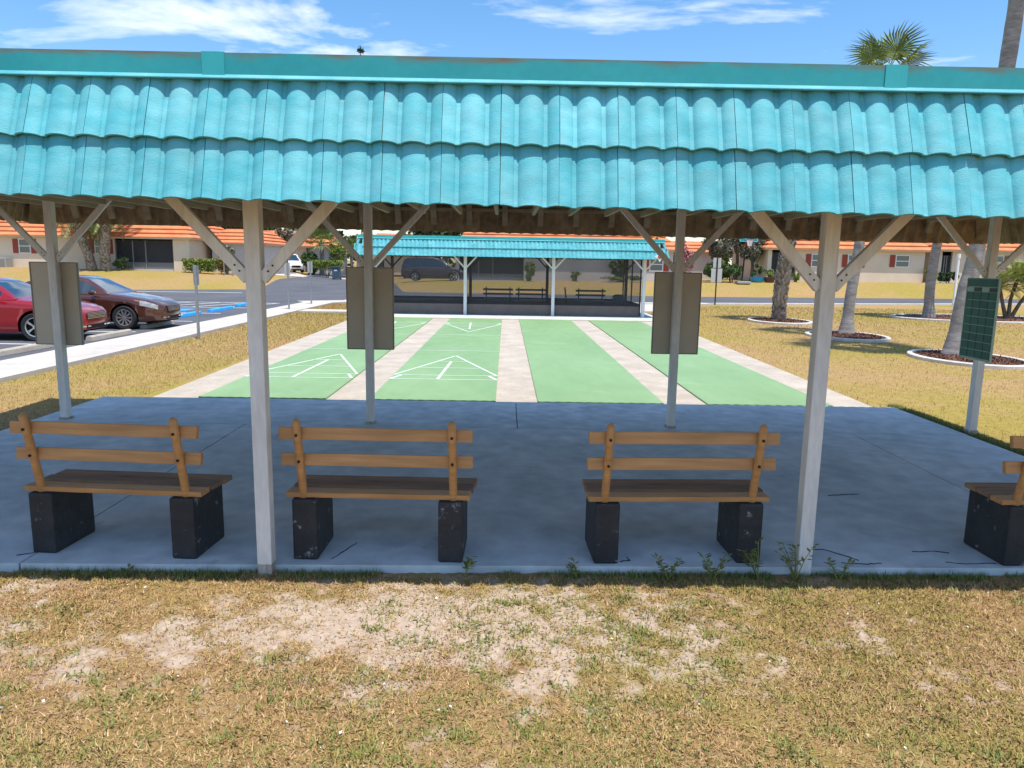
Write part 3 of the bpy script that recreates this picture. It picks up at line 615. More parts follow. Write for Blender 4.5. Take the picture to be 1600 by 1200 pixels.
# ------------------------------------------------------------------ cars
def car(name, label, loc, rz, paint, kind='sedan', spokes=10, grille='wide'):
    R = root(name, label, 'car' if kind == 'sedan' else 'van', loc, rz)
    I = lambda tab, x: float(np.interp(x, [p[0] for p in tab], [p[1] for p in tab]))
    if kind == 'sedan':
        top = [(-2.40, .66), (-2.36, .90), (-2.2, 1.03), (-1.75, 1.06), (-.9, 1.02), (.4, .98), (.95, .985), (1.3, .95), (1.7, .885), (2.0, .82), (2.2, .755), (2.34, .68), (2.40, .60)]
        rf = [(-1.95, 1.04), (-1.55, 1.22), (-1.15, 1.365), (-.75, 1.435), (-.3, 1.46), (.05, 1.44), (.30, 1.375), (.62, 1.20), (.98, .985)]
        wd = [(-2.40, .62), (-2.3, .76), (-2.0, .86), (-1.3, .91), (0, .92), (1.2, .915), (1.7, .90), (2.0, .85), (2.2, .76), (2.34, .62), (2.40, .48)]
        wt = .60; fx, rx, wr = 1.42, -1.38, .335; ws0, ws1, rw0, rw1 = .24, .92, -1.86, -1.12; pill = (-.42,); sg0, sg1 = -1.18, .62
    else:
        top = [(-2.45, .7), (-2.42, 1.0), (-1.5, 1.05), (.9, 1.05), (1.3, 1.03), (1.8, .97), (2.2, .86), (2.38, .72), (2.44, .6)]
        rf = [(-2.42, 1.05), (-2.25, 1.55), (-2.0, 1.72), (-1, 1.77), (0, 1.75), (.35, 1.68), (.8, 1.40), (1.28, 1.04)]
        wd = [(-2.45, .8), (-2.3, .93), (-1, .97), (1.5, .96), (2.0, .92), (2.3, .78), (2.44, .6)]
        wt = .70; fx, rx, wr = 1.5, -1.4, .35; ws0, ws1, rw0, rw1 = .42, 1.2, -2.4, -2.2; pill = (-.6, -1.55); sg0, sg1 = -2.1, .85
    ra = wr+.055
    st = sorted(set([round(x, 3) for x in np.arange(top[0][0], top[-1][0]+.001, .06)]+[p[0] for p in top]+[fx+ra*cos(t) for t in np.linspace(0, pi, 17)]+[rx+ra*cos(t) for t in np.linspace(0, pi, 17)]))
    cols = []
    for x in st:
        w_ = I(wd, x); zb = I(top, x); zs = .20+.06*sstep(1.7, 2.35, x)+.10*sstep(-1.7, -2.4, x)
        za = 0
        for xw in (fx, rx):
            if abs(x-xw) < ra: za = max(za, wr+sqrt(ra*ra-(x-xw)**2))
        zsh = zb-.11
        prof = [(w_*.95, zs), (w_*.985, zs+.10), (w_*1.0, zs+(zsh-zs)*.42), (w_*.985, zs+(zsh-zs)*.66), (w_*1.0, zs+(zsh-zs)*.88), (w_*.985, zsh+.03), (w_*.94, zb-.035), (w_*.86, zb-.008), (w_*.6, zb+.006), (w_*.3, zb+.014), (0, zb+.016)]
        prof = [(yy, max(zz, za) if k < 4 else zz) for k, (yy, zz) in enumerate(prof)]
        cols.append(prof)
    nP = len(cols[0]); vs = []
    for x, pr in zip(st, cols):
        bulge = 0
        row = [(x, -yy, zz) for yy, zz in pr]+[(x, yy, zz) for yy, zz in reversed(pr[:-1])]; vs += row
    m_ = 2*nP-1; body = B(); lamp = B(); tail = B(); body.v = list(vs)
    used = {'body': [], 'lamp': []}
    for i in range(len(st)-1):
        xm = (st[i]+st[i+1])/2
        for j in range(m_-1):
            jj = min(j, m_-2-j); f = (i*m_+j, i*m_+j+1, (i+1)*m_+j+1, (i+1)*m_+j)
            hl = 1.86 < xm < 2.26 and jj in (4, 5) if kind == 'sedan' else 2.0 < xm < 2.36 and jj in (4, 5)
            used['lamp' if hl else 'body'].append(f)
    for e in (0, len(st)-1): used['body'].append(tuple(e*m_+j for j in range(m_)))
    body.f = used['body']; body.m = [0]*len(body.f)
    bo = link('body', body.mesh('body', paint, smooth=40), R)
    for sgn in (-1, 1):
        fl = [f for f in used['lamp'] if (sum(vs[k][1] for k in f)/4)*sgn > 0]
        if fl:
            ids = sorted(set(k for f in fl for k in f)); mp_ = {k: n_ for n_, k in enumerate(ids)}
            link('headlight', B().add([vs[k] for k in ids], [tuple(mp_[k] for k in f) for f in fl]).mesh('headlight', 'lamp', smooth=60), R)
    # cabin
    sx = sorted(set([round(x, 3) for x in np.linspace(rf[0][0], rf[-1][0], 44)]+[ws0, ws1, rw0, rw1, sg0, sg1])); rows = []
    for x in sx:
        zr = I(rf, x); zb = I(top, x)-.02; wb = I(wd, x)*.925; hgt = max(zr-zb, .002); t = min(1, hgt/.40); wtt = wb+(wt-wb)*t
        yz = lambda k: (wb+(wtt-wb)*k, zb+(zr-.05*t-zb)*k)
        pr = [yz(0), yz(.12), yz(.88), yz(1), (wtt*.93, zr-.012*t), (wtt*.8, zr), (wtt*.4, zr+.012*t), (0, zr+.016*t)]
        rows.append([(x, -a, c) for a, c in pr]+[(x, a, c) for a, c in reversed(pr[:-1])])
    mm = len(rows[0]); flat = [p for r_ in rows for p in r_]; cat = {}
    for i in range(len(sx)-1):
        xm = (sx[i]+sx[i+1])/2
        for j in range(mm-1):
            jj = min(j, mm-2-j); side = 0 if j < mm//2 else 1
            key = 'cabin'
            if jj >= 5 and ws0 < xm < ws1: key = 'windshield'
            elif jj >= 5 and rw0 < xm < rw1: key = 'rear_window'
            elif jj == 1 and sg0 < xm < sg1 and not any(abs(xm-p) < .05 for p in pill) and not (xm > sg1-.02):
                key = 'side_window%d%d' % (side, sum(xm > p for p in pill))
            cat.setdefault(key, []).append((i*mm+j, i*mm+j+1, (i+1)*mm+j+1, (i+1)*mm+j))
    for key, fl in cat.items():
        ids = sorted(set(k for f in fl for k in f)); mp_ = {k: n_ for n_, k in enumerate(ids)}
        nm_ = 'side_window' if key.startswith('side') else key
        link(nm_, B().add([flat[k] for k in ids], [tuple(mp_[k] for k in f) for f in fl]).mesh(nm_, paint if key == 'cabin' else 'glass', smooth=45), R)
    link('underbody', B().box(st[0]+.15, st[-1]-.15, -.66, .66, .19, .56).mesh('underbody', 'under'), R)
    # nose
    nx_ = top[-1][0]
    g = link('grille', B().prism([(-.40, .50), (.40, .50), (.44, .60), (.36, .675), (-.36, .675), (-.44, .60)] if grille == 'wide' else [(-.33, .47), (.33, .47), (.42, .66), (-.42, .66)], 0, .03).mesh('grille', 'dark'), R)
    g.matrix_local = Matrix(((0, 0, 1, nx_-.012), (1, 0, 0, 0), (0, 1, 0, 0), (0, 0, 0, 1)))
    for k in range(5):
        z = .515+k*.033; hw_ = .41 if grille == 'wide' else .34+.018*k
        link('grille_bar', B().box(nx_+.012, nx_+.027, -hw_, hw_, z, z+.013).mesh('grille_bar', 'chrome'), R)
    link('lower_intake', B().box(nx_-.05, nx_+.012, -.45, .45, .27, .37).mesh('lower_intake', 'under'), R)
    link('bumper_trim', B().bar((nx_-.02, -.62, .335), (nx_+.014, -.30, .335), .02, .03).mesh('bumper_trim', 'chrome'), R)
    link('bumper_trim', B().bar((nx_-.02, .62, .335), (nx_+.014, .30, .335), .02, .03).mesh('bumper_trim', 'chrome'), R)
    for sgn in (-1, 1):
        mi_ = link('mirror', B().lathe([(0, -.11), (.07, -.10), (.09, 0), (.07, .08), (0, .10)], 10, (0, 0, 0), 'y').mesh('mirror', paint, smooth=50), R, (ws1-.28, sgn*.99, 1.02)); mi_.scale = (.75, 1, .8)
        for hx in (.0, -.95): link('door_handle', B().box(hx-.1, hx+.1, sgn*.925-.015, sgn*.925+.015, .83, .855).mesh('door_handle', paint, bevel=.005), R)
        for wx in (fx, rx):
            yc = sgn*.80
            wo = link('wheel', B().lathe([(wr-.105, -.10), (wr-.03, -.11), (wr-.004, -.085), (wr, 0), (wr-.004, .085), (wr-.03, .11), (wr-.105, .10)], 36, (0, 0, 0), 'y', close=True).mesh('tyre', 'tyre', smooth=50), R, (wx, yc, wr))
            rb = B().lathe([(wr-.10, -.1), (wr-.10, .1)], 36, (0, 0, 0), 'y')
            rb.lathe([(wr-.085, sgn*.095), (wr-.125, sgn*.085), (wr-.125, sgn*.06)], 36, (0, 0, 0), 'y')
            rb.lathe([(0, sgn*.085), (.05, sgn*.085), (.06, sgn*.06)], 14, (0, 0, 0), 'y')
            for k in range(spokes):
                t = 2*pi*k/spokes
                for dt in (-.09, .09):
                    rb.bar((.045*cos(t), sgn*.075, .045*sin(t)), ((wr-.105)*cos(t+dt), sgn*.078, (wr-.105)*sin(t+dt)), .022, .02, (0, 1, 0))
            link('rim', rb.mesh('rim', 'rim', smooth=40), wo)
            link('brake_disc', B().lathe([(0, sgn*.02), (wr-.10, sgn*.02)], 24, (0, 0, 0), 'y').mesh('brake_disc', 'under'), wo)
    return R
CZ = -.038
car('sedan', 'bright red sedan parked at the left edge, nose towards the walk', (-12.42, 8.0, CZ), 0, 'red', spokes=5)
car('sedan', 'dark copper brown sedan parked behind the red one', (-11.95, 11.2, CZ), 0, 'brown', grille='shield')
car('van', 'dark purple van seen through the screens of the far pavilion', (-5.3, 46.2, float(G(-5.3, 46.2))), radians(0), 'purple', 'van', 5)
car('van', 'white van in a driveway behind the dark little tree', (-20.6, 61, float(G(-20, 61))), radians(-60), 'white', 'van', 5)

# parking lot: wheel stops and paint
def stop(label, x, y0, y1, matname, group):
    b = B().prism([(-.09, 0), (.09, 0), (.07, .10), (.04, .125), (-.04, .125), (-.07, .10)], 0, y1-y0)
    me_ = b.mesh('wheel_stop', matname, bevel=.008); o = link('wheel_stop', me_, None, (x, y1, -.036), (radians(90), 0, 0)); return tag(o, label, 'wheel stop', group)
stop('grey concrete wheel stop of the empty bay at the left edge', -10.05, 4.2, 6.1, 'conc', 'concrete wheel stops')
stop('grey concrete wheel stop in front of the red sedan', -9.85, 7.3, 9.2, 'conc', 'concrete wheel stops')
stop('grey concrete wheel stop under the nose of the brown sedan', -10.15, 10.55, 12.4, 'conc', 'concrete wheel stops')
stop('bright blue wheel stop nearest the brown sedan', -10.95, 14.3, 16.4, 'paintb', 'blue wheel stops')
stop('bright blue wheel stop second from the brown sedan', -10.95, 17.3, 19.5, 'paintb', 'blue wheel stops')
stop('bright blue wheel stop farthest from the cars', -11.2, 20.8, 23.2, 'paintb', 'blue wheel stops')
def paint(label, quads, matname, name='road_marking'):
    b = B()
    for (p, q, wd) in quads: b.bar((*p, -.031), (*q, -.031), wd, .004)
    struct(link(name, b.mesh(name, matname)), label)
paint('white bay line left of the red sedan', [((-14.8, 6.5), (-9.9, 6.5), .10)], 'paintw'); paint('white bay line between the two sedans', [((-14.8, 9.65), (-9.9, 9.65), .10)], 'paintw')
paint('white bay line beside the brown sedan', [((-14.8, 13.3), (-9.9, 13.3), .10)], 'paintw'); paint('white bay line by the first blue stop', [((-15.5, 16.95), (-10.4, 16.95), .12)], 'paintw')
paint('white bay line by the second blue stop', [((-15.5, 20.2), (-10.4, 20.2), .12)], 'paintw'); paint('white bay line by the road', [((-16, 23.8), (-10.3, 23.8), .14)], 'paintw')
paint('white hatching of the access bay', [((-15.5+k*1.3, 20.5), (-14.3+k*1.3, 23.6), .12) for k in range(4)], 'paintw')
paint('blue painted patch in the disabled bay', [((-13.6, 15.4), (-12.2, 15.4), 1.1), ((-13.6, 18.6), (-12.2, 18.6), 1.1)], 'paintb')
paint('white painted symbol in the disabled bay', [((-13.3, 15.2), (-12.6, 15.6), .14), ((-13.3, 18.4), (-12.6, 18.8), .14)], 'paintw')
o = B().bar((-27, 33.1, -.026), (-15.5, 33.6, -.026), .28, .004); struct(link('road_marking', o.mesh('road_marking', 'paintw')), 'white line along the road')

# ------------------------------------------------------------------ signs and poles
def sign(label, x, y, h, panels, matp='galv', panelm='signback'):
    z = float(G(x, y)); R = root('road_sign', label, 'sign', (x, y, z))
    link('post', B().box(-.03, .03, -.025, .025, -.1, h).mesh('post', matp, bevel=.004), R)
    for (w_, z0, z1, rz) in panels: link('sign_panel', B().box(-w_/2, w_/2, .028, .034, z0, z1).mesh('sign_panel', panelm), R, (0, 0, 0), (0, 0, rz))
sign('grey sign post with narrow sign standing in the left lawn', -7.62, 8.25, 1.85, [(.14, 1.36, 1.84, 0)], panelm='galv')
sign('thin sign post left of two beside the far end of the walk', -8.5, 19.1, 1.9, [(.30, 1.40, 1.9, radians(60))])
sign('thin sign post right of two beside the far end of the walk', -8.55, 22.7, 1.95, [(.30, 1.45, 1.95, radians(60))])
sign('thin dark stake in the lawn before the left house hedge', -20.5, 44.2, 2.0, [(.2, 1.7, 2.0, .4)])
sign('short thin stake in the lawn right of the left house hedge', -19.8, 44.0, 1.4, [])
sign('dark sign post with two pale sign backs right of the far pavilion', 11.3, 29.0, 2.5, [(.42, 1.95, 2.48, 0), (.58, 1.2, 1.92, 0)], 'dark')
R = root('white_pole', 'slim white pole standing by the road in front of the right house', 'pole', (25.5, 31.3, -.05))
link('shaft', B().tube([(0, 0, 0), (0, 0, 2.9)], .075, 12).mesh('shaft', 'mould', smooth=40), R); link('cap', B().tube([(0, 0, 2.7), (0, 0, 2.95)], .10, 12).mesh('cap', 'mould', smooth=40), R)
# basketball hoop
hx, hy = 17.5, 45.6; hz = float(G(hx, 44.0))
R = root('basketball_hoop', 'basketball hoop with teal backboard on a dark pole', 'basketball hoop', (hx, 44.0, hz))
link('base', B().prism([(-.5, -.4), (.5, -.4), (.4, .5), (-.4, .5)], 0, .18).mesh('base', 'ac', bevel=.04), R)
link('pole', B().tube([(0, .2, .1), (.05, .1, 2.2), (.1, -.3, 3.0)], .06, 10).mesh('pole', 'dark'), R)
bb = link('backboard', B().box(-.55, .75, -.46, -.42, 3.02, 3.72).mesh('backboard', 'tealboard', bevel=.01), R)
for q in ((-.55, .75, 3.02, 3.06), (-.55, .75, 3.68, 3.72), (-.55, -.50, 3.06, 3.68), (.70, .75, 3.06, 3.68), (-.17, .37, 3.48, 3.52), (-.17, -.13, 3.16, 3.48), (.33, .37, 3.16, 3.48)):
    link('border', B().box(q[0], q[1], -.475, -.462, q[2], q[3]).mesh('border', 'tealline'), bb)
link('rim', B().tube([(.1+.23*cos(t), -.72+.23*sin(t), 3.14) for t in np.linspace(0, 2*pi, 21)], .025, 6).mesh('rim', 'redhoop'), R)
nb = B()
for k in range(14):
    t = 2*pi*k/14
    for d in (.45, -.45): nb.tube([(.1+.22*cos(t), -.72+.22*sin(t), 3.13), (.1+.17*cos(t+d), -.72+.17*sin(t+d), 2.9), (.1+.13*cos(t+2*d), -.72+.13*sin(t+2*d), 2.70)], .012, 4, False)
link('net', nb.mesh('net', 'net'), R)
# ornaments on the far pavilion
def ornament(label, x, y, z, r, m1, m2):
    R = root('ornament', label, 'ornament', (x, y, z)); b = B(); n = 8; vs = []
    for k in range(n): t = pi/2+2*pi*k/n; rr = r if k % 2 == 0 else r*.5; vs.append((rr*cos(t), rr*sin(t)))
    o = link('star', b.prism(vs, 0, .03).mesh('star', m1), R, (0, 0, 0), (radians(90), 0, 0)); link('centre', B().lathe([(0, -.05), (r*.38, -.04), (r*.38, 0)], 12, (0, 0, 0), 'y').mesh('centre', m2), R)
ornament('white star ornament with red centre at the right roof corner of the far pavilion', 5.77, 17.08, 2.30, .20, 'ornw', 'ornr')
ornament('small yellow star ornament atop the right roof corner of the far pavilion', 5.70, 17.42, 2.98, .15, 'orny', 'ornr')
ornament('small yellow star ornament atop the left roof corner of the far pavilion', -5.10, 17.42, 2.98, .15, 'orny', 'ornw')

# ------------------------------------------------------------------ houses
def house(name, label, x0, x1, yf, depth, z0, z1, wallm, segs, windows, porches, roof_h=.95, over=.35, ins=.30, ncourse=3):
    R = root(name, label, 'house', ((x0+x1)/2, yf+depth/2, z0)); off = back(R)
    for a, c in segs: link('wall', B().box(a, c, yf, yf+.2, z0-.4, z1).mesh('wall', wallm), R, off)
    link('wall', B().box(x0, x1, yf+3.0, yf+depth, z0-.4, z1-.01).mesh('wall', wallm), R, off)
    for xx in (x0, x1-.2): link('wall', B().box(xx, xx+.2, yf+.201, yf+2.999, z0-.4, z1-.005).mesh('wall', wallm), R, off)
    link('soffit', B().box(x0-over, x1+over, yf-over, yf+depth+over, z1+.001, z1+.09).mesh('soffit', 'trim'), R, off)
    rf = link('roof', B().box(x0+ncourse*ins-over, x1-ncourse*ins+over, yf+ncourse*ins-over, yf+depth-ncourse*ins+over, z1+roof_h-.04, z1+roof_h+.04).mesh('roof', 'orange'), R, off)
    for k in range(ncourse):
        e0 = over+.06-k*ins; e1 = e0-ins-.10; za = z1+.09+k*(roof_h-.09)/ncourse; zb_ = za+(roof_h-.09)/ncourse+.01
        lo = [(x0-e0, yf-e0), (x1+e0, yf-e0), (x1+e0, yf+depth+e0), (x0-e0, yf+depth+e0)]; hi = [(x0-e1, yf-e1), (x1+e1, yf-e1), (x1+e1, yf+depth+e1), (x0-e1, yf+depth+e1)]
        vs = [(x, y, za) for x, y in lo]+[(x, y, za+.07) for x, y in lo]+[(x, y, zb_) for x, y in hi]
        fs = [(i, (i+1) % 4, 4+(i+1) % 4, 4+i) for i in range(4)]+[(4+i, 4+(i+1) % 4, 8+(i+1) % 4, 8+i) for i in range(4)]+[(0, 3, 2, 1)]
        link('tile_course', B().add(vs, fs).mesh('tile_course', 'orange'), rf)
    for (xc, zc_, w_, h_, sh) in windows:
        wi = link('window', B().box(xc-w_/2, xc+w_/2, yf-.012, yf-.002, zc_-h_/2, zc_+h_/2).mesh('window', 'pane'), R, off)
        for q in ((xc-w_/2-.06, xc-w_/2, zc_-h_/2, zc_+h_/2), (xc+w_/2, xc+w_/2+.06, zc_-h_/2, zc_+h_/2), (xc-w_/2-.08, xc+w_/2+.08, zc_+h_/2+.001, zc_+h_/2+.07), (xc-w_/2-.08, xc+w_/2+.08, zc_-h_/2-.07, zc_-h_/2-.001), (xc-w_/2+.001, xc+w_/2-.001, zc_-.03, zc_+.03)):
            link('frame', B().box(q[0], q[1], yf-.04, yf-.001, q[2], q[3]).mesh('frame', 'wframe'), wi)
        for sd in sh:
            xx = xc+sd*(w_/2+.30); link('shutter', B().box(xx-.19, xx+.19, yf-.05, yf-.003, zc_-h_/2-.05, zc_+h_/2+.05).mesh('shutter', 'shutter'), wi)
    for (a, c, top_) in porches:
        po = link('porch', B().box(a, c, yf+.75, yf+.80, z0, top_).mesh('porch', 'porch'), R, off)
        link('porch_floor', B().box(a, c, yf-.25, yf+.749, z0-.3, z0+.06).mesh('porch_floor', 'walk'), po)
        link('porch_screen', B().add([(a, yf+.1, z0+.06), (c, yf+.1, z0+.06), (c, yf+.1, top_), (a, yf+.1, top_)], [(0, 1, 2, 3)]).mesh('porch_screen', 'screen', fix=False), po)
        link('kick_plate', B().box(a+.02, c-.02, yf+.12, yf+.14, z0+.07, z0+.55).mesh('kick_plate', 'ac'), po)
        for xx in (a+.03, a+(c-a)*.30, a+(c-a)*.52, c-.03): link('mullion', B().box(xx-.03, xx+.03, yf+.06, yf+.16, z0+.07, top_).mesh('mullion', 'frame'), po)
    return R
# left house
HL = house('bungalow', 'beige bungalow with orange tile roof at the left behind the parked cars', -46, -23.55, 45.6, 9, 1.02, 3.30, 'peach', [(-46, -29.1), (-24.75, -23.55)], [(-35.75, 2.63, .75, .95, (-1, 1)), (-30.1, 2.70, .8, .95, (-1, 1)), (-41, 2.6, .8, .95, (-1, 1))], [(-29.1, -24.75, 3.2)], roof_h=1.7, ncourse=5)
HL2 = house('bungalow', 'grey walled bungalow wing with orange tiles right of the left house', -23.0, -19.25, 48.5, 7, .95, 3.05, 'greyst', [(-23.0, -19.25)], [], [], roof_h=1.2, ncourse=4)
HC = house('bungalow', 'grey bungalow seen behind the screened pavilion', -3.65, 12.6, 45.3, 8, .62, 3.0, 'greyst', [(-3.65, -3.4), (1.45, 12.6)], [(11.35, 2.05, .9, .9, (-1, 1))], [(-3.4, 1.45, 2.55)], roof_h=1.7, ncourse=5)
HR = house('bungalow', 'long peach bungalow with orange roof and red shutters on the right', 20.0, 32.0, 46.2, 9, .95, 3.30, 'peach', [(20.0, 20.3), (22.2, 32.0)], [(23.75, 2.55, .7, .85, (-1,)), (26.55, 2.55, .75, .85, (-1, 1)), (30.3, 2.6, .95, .8, (-1,))], [(20.3, 22.2, 3.1)], roof_h=1.7, ncourse=5)
HR2 = house('bungalow', 'peach bungalow wing at the far right behind the palm trunk', 33.2, 52, 47.2, 9, 1.02, 3.40, 'peach', [(33.2, 33.9), (34.7, 52)], [(38.2, 2.65, .9, .9, (-1, 1)), (43, 2.65, .9, .9, (-1, 1))], [(33.9, 34.7, 3.1)], roof_h=1.7, ncourse=5)
house('bungalow', 'distant bungalow with orange roof beyond the driveway trees', -33, -20.3, 66, 8, 1.1, 3.35, 'peach', [(-33, -20.3)], [(-22, 2.4, .9, 1.0, ())], [], roof_h=1.5, ins=.55)
house('bungalow', 'distant small bungalow with orange roof behind the palms of the side street', -19.6, -17.0, 64, 6, .95, 3.15, 'greyst', [(-19.6, -17.0)], [], [], roof_h=1.35, ins=.5, over=.5)
house('bungalow', 'distant bungalow with reddish hip roof beside the yellow awning', -16.0, -8.5, 70, 8, .9, 3.0, 'peach', [(-16.0, -8.5)], [(-13.6, 1.9, 1.2, 1.2, ())], [], roof_h=1.9, ins=.8, over=.5)
house('bungalow', 'distant pale bungalow behind the basketball hoop trees', 13.2, 18.6, 56, 8, .95, 3.1, 'greyst', [(13.2, 18.6)], [(15.4, 2.0, .9, .9, (-1, 1))], [], roof_h=1.0)
R = root('awning', 'yellow arched awning over a porch beyond the side street', 'awning', (-15.0, 64.0, .95)); vs = []
b = B()
for k in range(9):
    t = pi*k/8; vs += [(1.25*cos(t), -.5, 1.35+.75*sin(t)), (1.25*cos(t), .9, 1.55+.8*sin(t))]
link('canopy', b.add(vs, [(2*k, 2*k+2, 2*k+3, 2*k+1) for k in range(8)]).mesh('canopy', 'yellow'), R)
for sx in (-1.2, 1.2): link('support', B().box(sx-.12, sx+.12, -.5, -.25, 0, 1.45).mesh('support', 'peach'), R)
R = root('air_conditioner', 'grey air conditioning unit against the left house wall', 'air conditioner', (-37.1, 45.0, 1.0))
link('cabinet', B().box(-.5, .5, -.4, .4, 0, .75).mesh('cabinet', 'ac', bevel=.02), R); link('grille', B().box(-.4, .4, -.42, -.401, .08, .66).mesh('grille', 'frame'), R)
R = root('wheeled_bin', 'dark blue wheeled bin at the kerb of the side street', 'bin', (-14.2, 52.5, float(G(-14.2, 52.5))+.02))
link('body', B().prism([(-.30, -.32), (.30, -.32), (.30, .32), (-.30, .32)], .08, 1.0).mesh('body', 'plastic', bevel=.03), R); link('lid', B().box(-.35, .35, -.38, .36, 1.003, 1.09).mesh('lid', 'plastic', bevel=.03), R)
link('print', B().box(-.13, .13, -.326, -.321, .72, .84).mesh('print', 'binlabel'), R)
for sx in (-1, 1): link('wheel', B().tube([(sx*.25, .3, .1), (sx*.33, .3, .1)], .1, 12).mesh('wheel', 'tyre'), R)
drape('driveway', [(-21.5, -19.5, 48.4), (-22.5, -16.7, 51.5), (-22.0, -16.9, 53.5), (-24, -20, 60)], .03, 'walk', 'pale driveway of the house beyond the corner')
drape('driveway', [(-15.4, -13.4, 54.5), (-16.2, -14.2, 57)], .03, 'walk', 'pale narrow walk by the wheeled bin')

# ------------------------------------------------------------------ plants
def leaves(n, centre_fn, size, aspect=.5, seed=0, upbias=0):
    r = np.random.default_rng(seed); P = centre_fn(r, n); d = r.normal(size=(n, 3)); d[:, 2] += upbias; d /= np.linalg.norm(d, axis=1)[:, None]
    e = r.normal(size=(n, 3)); e -= (e*d).sum(1)[:, None]*d; e /= np.linalg.norm(e, axis=1)[:, None]
    s = size*r.uniform(.6, 1.4, n)[:, None]
    v = np.stack([P-d*s, P+e*s*aspect, P+d*s, P-e*s*aspect], 1).reshape(-1, 3); return v, np.arange(n*4).reshape(n, 4)
def clumps(cx, cy, cz, rx, ry, rz, k, spread=.35, shell=.6):
    def fn(r, n):
        u = r.normal(size=(k, 3)); u /= np.linalg.norm(u, axis=1)[:, None]; u *= (shell+(1-shell)*r.random(k))[:, None]*.8
        c = u*[rx, ry, rz]; pick = r.integers(0, k, n); q = r.normal(size=(n, 3)); q /= np.linalg.norm(q, axis=1)[:, None]; q *= (r.random(n)**.5)[:, None]
        return c[pick]+q*np.array([rx, ry, rz])*spread*(.6+.8*r.random(k)[pick])[:, None]+[cx, cy, cz]
    return fn
SEED = [100]
def shrub(name, label, cat, x, y, h, rx, ry, n, size, matname, stems=3, group=None, box=False, asp=.5, low=.1):
    z = float(G(x, y)); R = root(name, label, cat, (x, y, z), 0, group); SEED[0] += 1
    if box: fn = lambda r, n_: np.stack([r.uniform(-rx, rx, n_), r.uniform(-ry, ry, n_), low+(h-low)*r.random(n_)**.6], -1)*1.0
    else: fn = clumps(0, 0, low+(h-low)*.5, rx, ry, (h-low)*.52, 9 if h < 2 else 16)
    v, f = leaves(n, fn, size, asp, SEED[0]); link('foliage', npmesh('foliage', v, f, matname), R)
    b = B(); rr = random.Random(SEED[0])
    for k in range(stems): a = rr.uniform(0, 6.3); b.tube([(.08*cos(a), .08*sin(a), -.05), (rx*.3*cos(a), ry*.3*sin(a), h*.45), (rx*.5*cos(a), ry*.5*sin(a), h*.75)], [.03+.012*h, .02+.008*h, .008], 6)
    link('stem', b.mesh('stem', 'bark'), R); return R
def tree(name, label, x, y, h, crown, rx, rz, n, size, matname, tr=.12, asp=.5):
    z = float(G(x, y)); R = root(name, label, 'tree', (x, y, z)); SEED[0] += 1
    v, f = leaves(n, clumps(0, 0, crown, rx, rx, rz, 22, .33, .45), size, asp, SEED[0]); link('crown', npmesh('crown', v, f, matname), R)
    b = B().tube([(0, 0, -.1), (.05, 0, crown*.4), (-.03, .05, crown*.8), (0, 0, crown)], [tr*1.2, tr, tr*.8, tr*.4], 9); rr = random.Random(SEED[0])
    for k in range(6): a = k*1.05+rr.random()*.5; q = rr.uniform(.55, .85); b.tube([(0, 0, crown*.55), (rx*.35*cos(a), rx*.35*sin(a), crown*.85), (rx*q*cos(a), rx*q*sin(a), crown+rz*rr.uniform(-.2, .5))], [tr*.6, tr*.4, tr*.12], 6)
    link('trunk', b.mesh('trunk', 'bark', smooth=50), R); return R
def fan_leaf(seed, n=26, pet=.85, blade=.85):
    r = random.Random(seed); b = B()
    b.tube([(0, 0, 0), (pet*.5, 0, .03), (pet, 0, 0)], [.022, .016, .012], 5)
    for k in range(n):
        t = radians(-112+224*k/(n-1)); Lb = blade*(.72+.28*cos(t*.75))*r.uniform(.92, 1.05); dr = -.22*Lb*r.uniform(.5, 1.6)
        d = Vector((cos(t), sin(t), 0)); s = Vector((-sin(t), cos(t), 0)); o_ = Vector((pet, 0, 0)); wv = .026
        m1 = o_+d*Lb*.55+Vector((0, 0, .05*abs(cos(t)))); tip = o_+d*Lb+Vector((0, 0, dr))
        b.add([o_, m1+s*wv, m1+Vector((0, 0, -.018)), m1-s*wv, tip], [(0, 2, 1), (0, 3, 2), (1, 2, 4), (2, 3, 4)])
    return b.mesh('fan_leaf', 'frond', fix=False)
def pin_leaf(seed, Lr=1.5, n=26, matname='frondy', lw=.035, ll=.34):
    r = random.Random(seed); b = B(); pts = []
    for i in range(9): t = i/8; pts.append(Vector((Lr*t*(1-.12*t), 0, .25*Lr*t-.55*Lr*t*t)))
    b.tube(pts, [.018*(1-.8*i/8) for i in range(9)], 5)
    for i in range(n):
        t = .12+.86*i/(n-1); k = t*8; i0 = min(int(k), 7); p = pts[i0].lerp(pts[i0+1], k-i0); Lb = ll*sin(pi*min(1, t*.85+.15))**.6
        for sg in (-1, 1):
            d = Vector((.55, sg*.9, -.25+r.uniform(-.15, .2))).normalized(); s = d.cross(Vector((0, 0, 1))).normalized()*lw*.5
            b.add([p, p+d*Lb*.5+s, p+d*Lb, p+d*Lb*.5-s], [(0, 1, 2, 3)])
    return b.mesh('feather_leaf', matname, fix=False)
FAN = [fan_leaf(k) for k in range(3)]
PIN = [pin_leaf(k) for k in range(2)]
PING = [pin_leaf(k+5, 2.2, 34, 'frond', .045, .5) for k in range(2)]
def fronds(R, top, n, meshes, e0, e1, sc, seed):
    rr = random.Random(seed)
    for k in range(n):
        az = k*2.39996+rr.uniform(-.2, .2); el = e0+(e1-e0)*((k+.5)/n)+rr.uniform(-.12, .12)
        o = link('frond', meshes[k % len(meshes)], R, top, (rr.uniform(-.4, .4), -el, az)); o.scale = (sc*rr.uniform(.85, 1.1),)*3
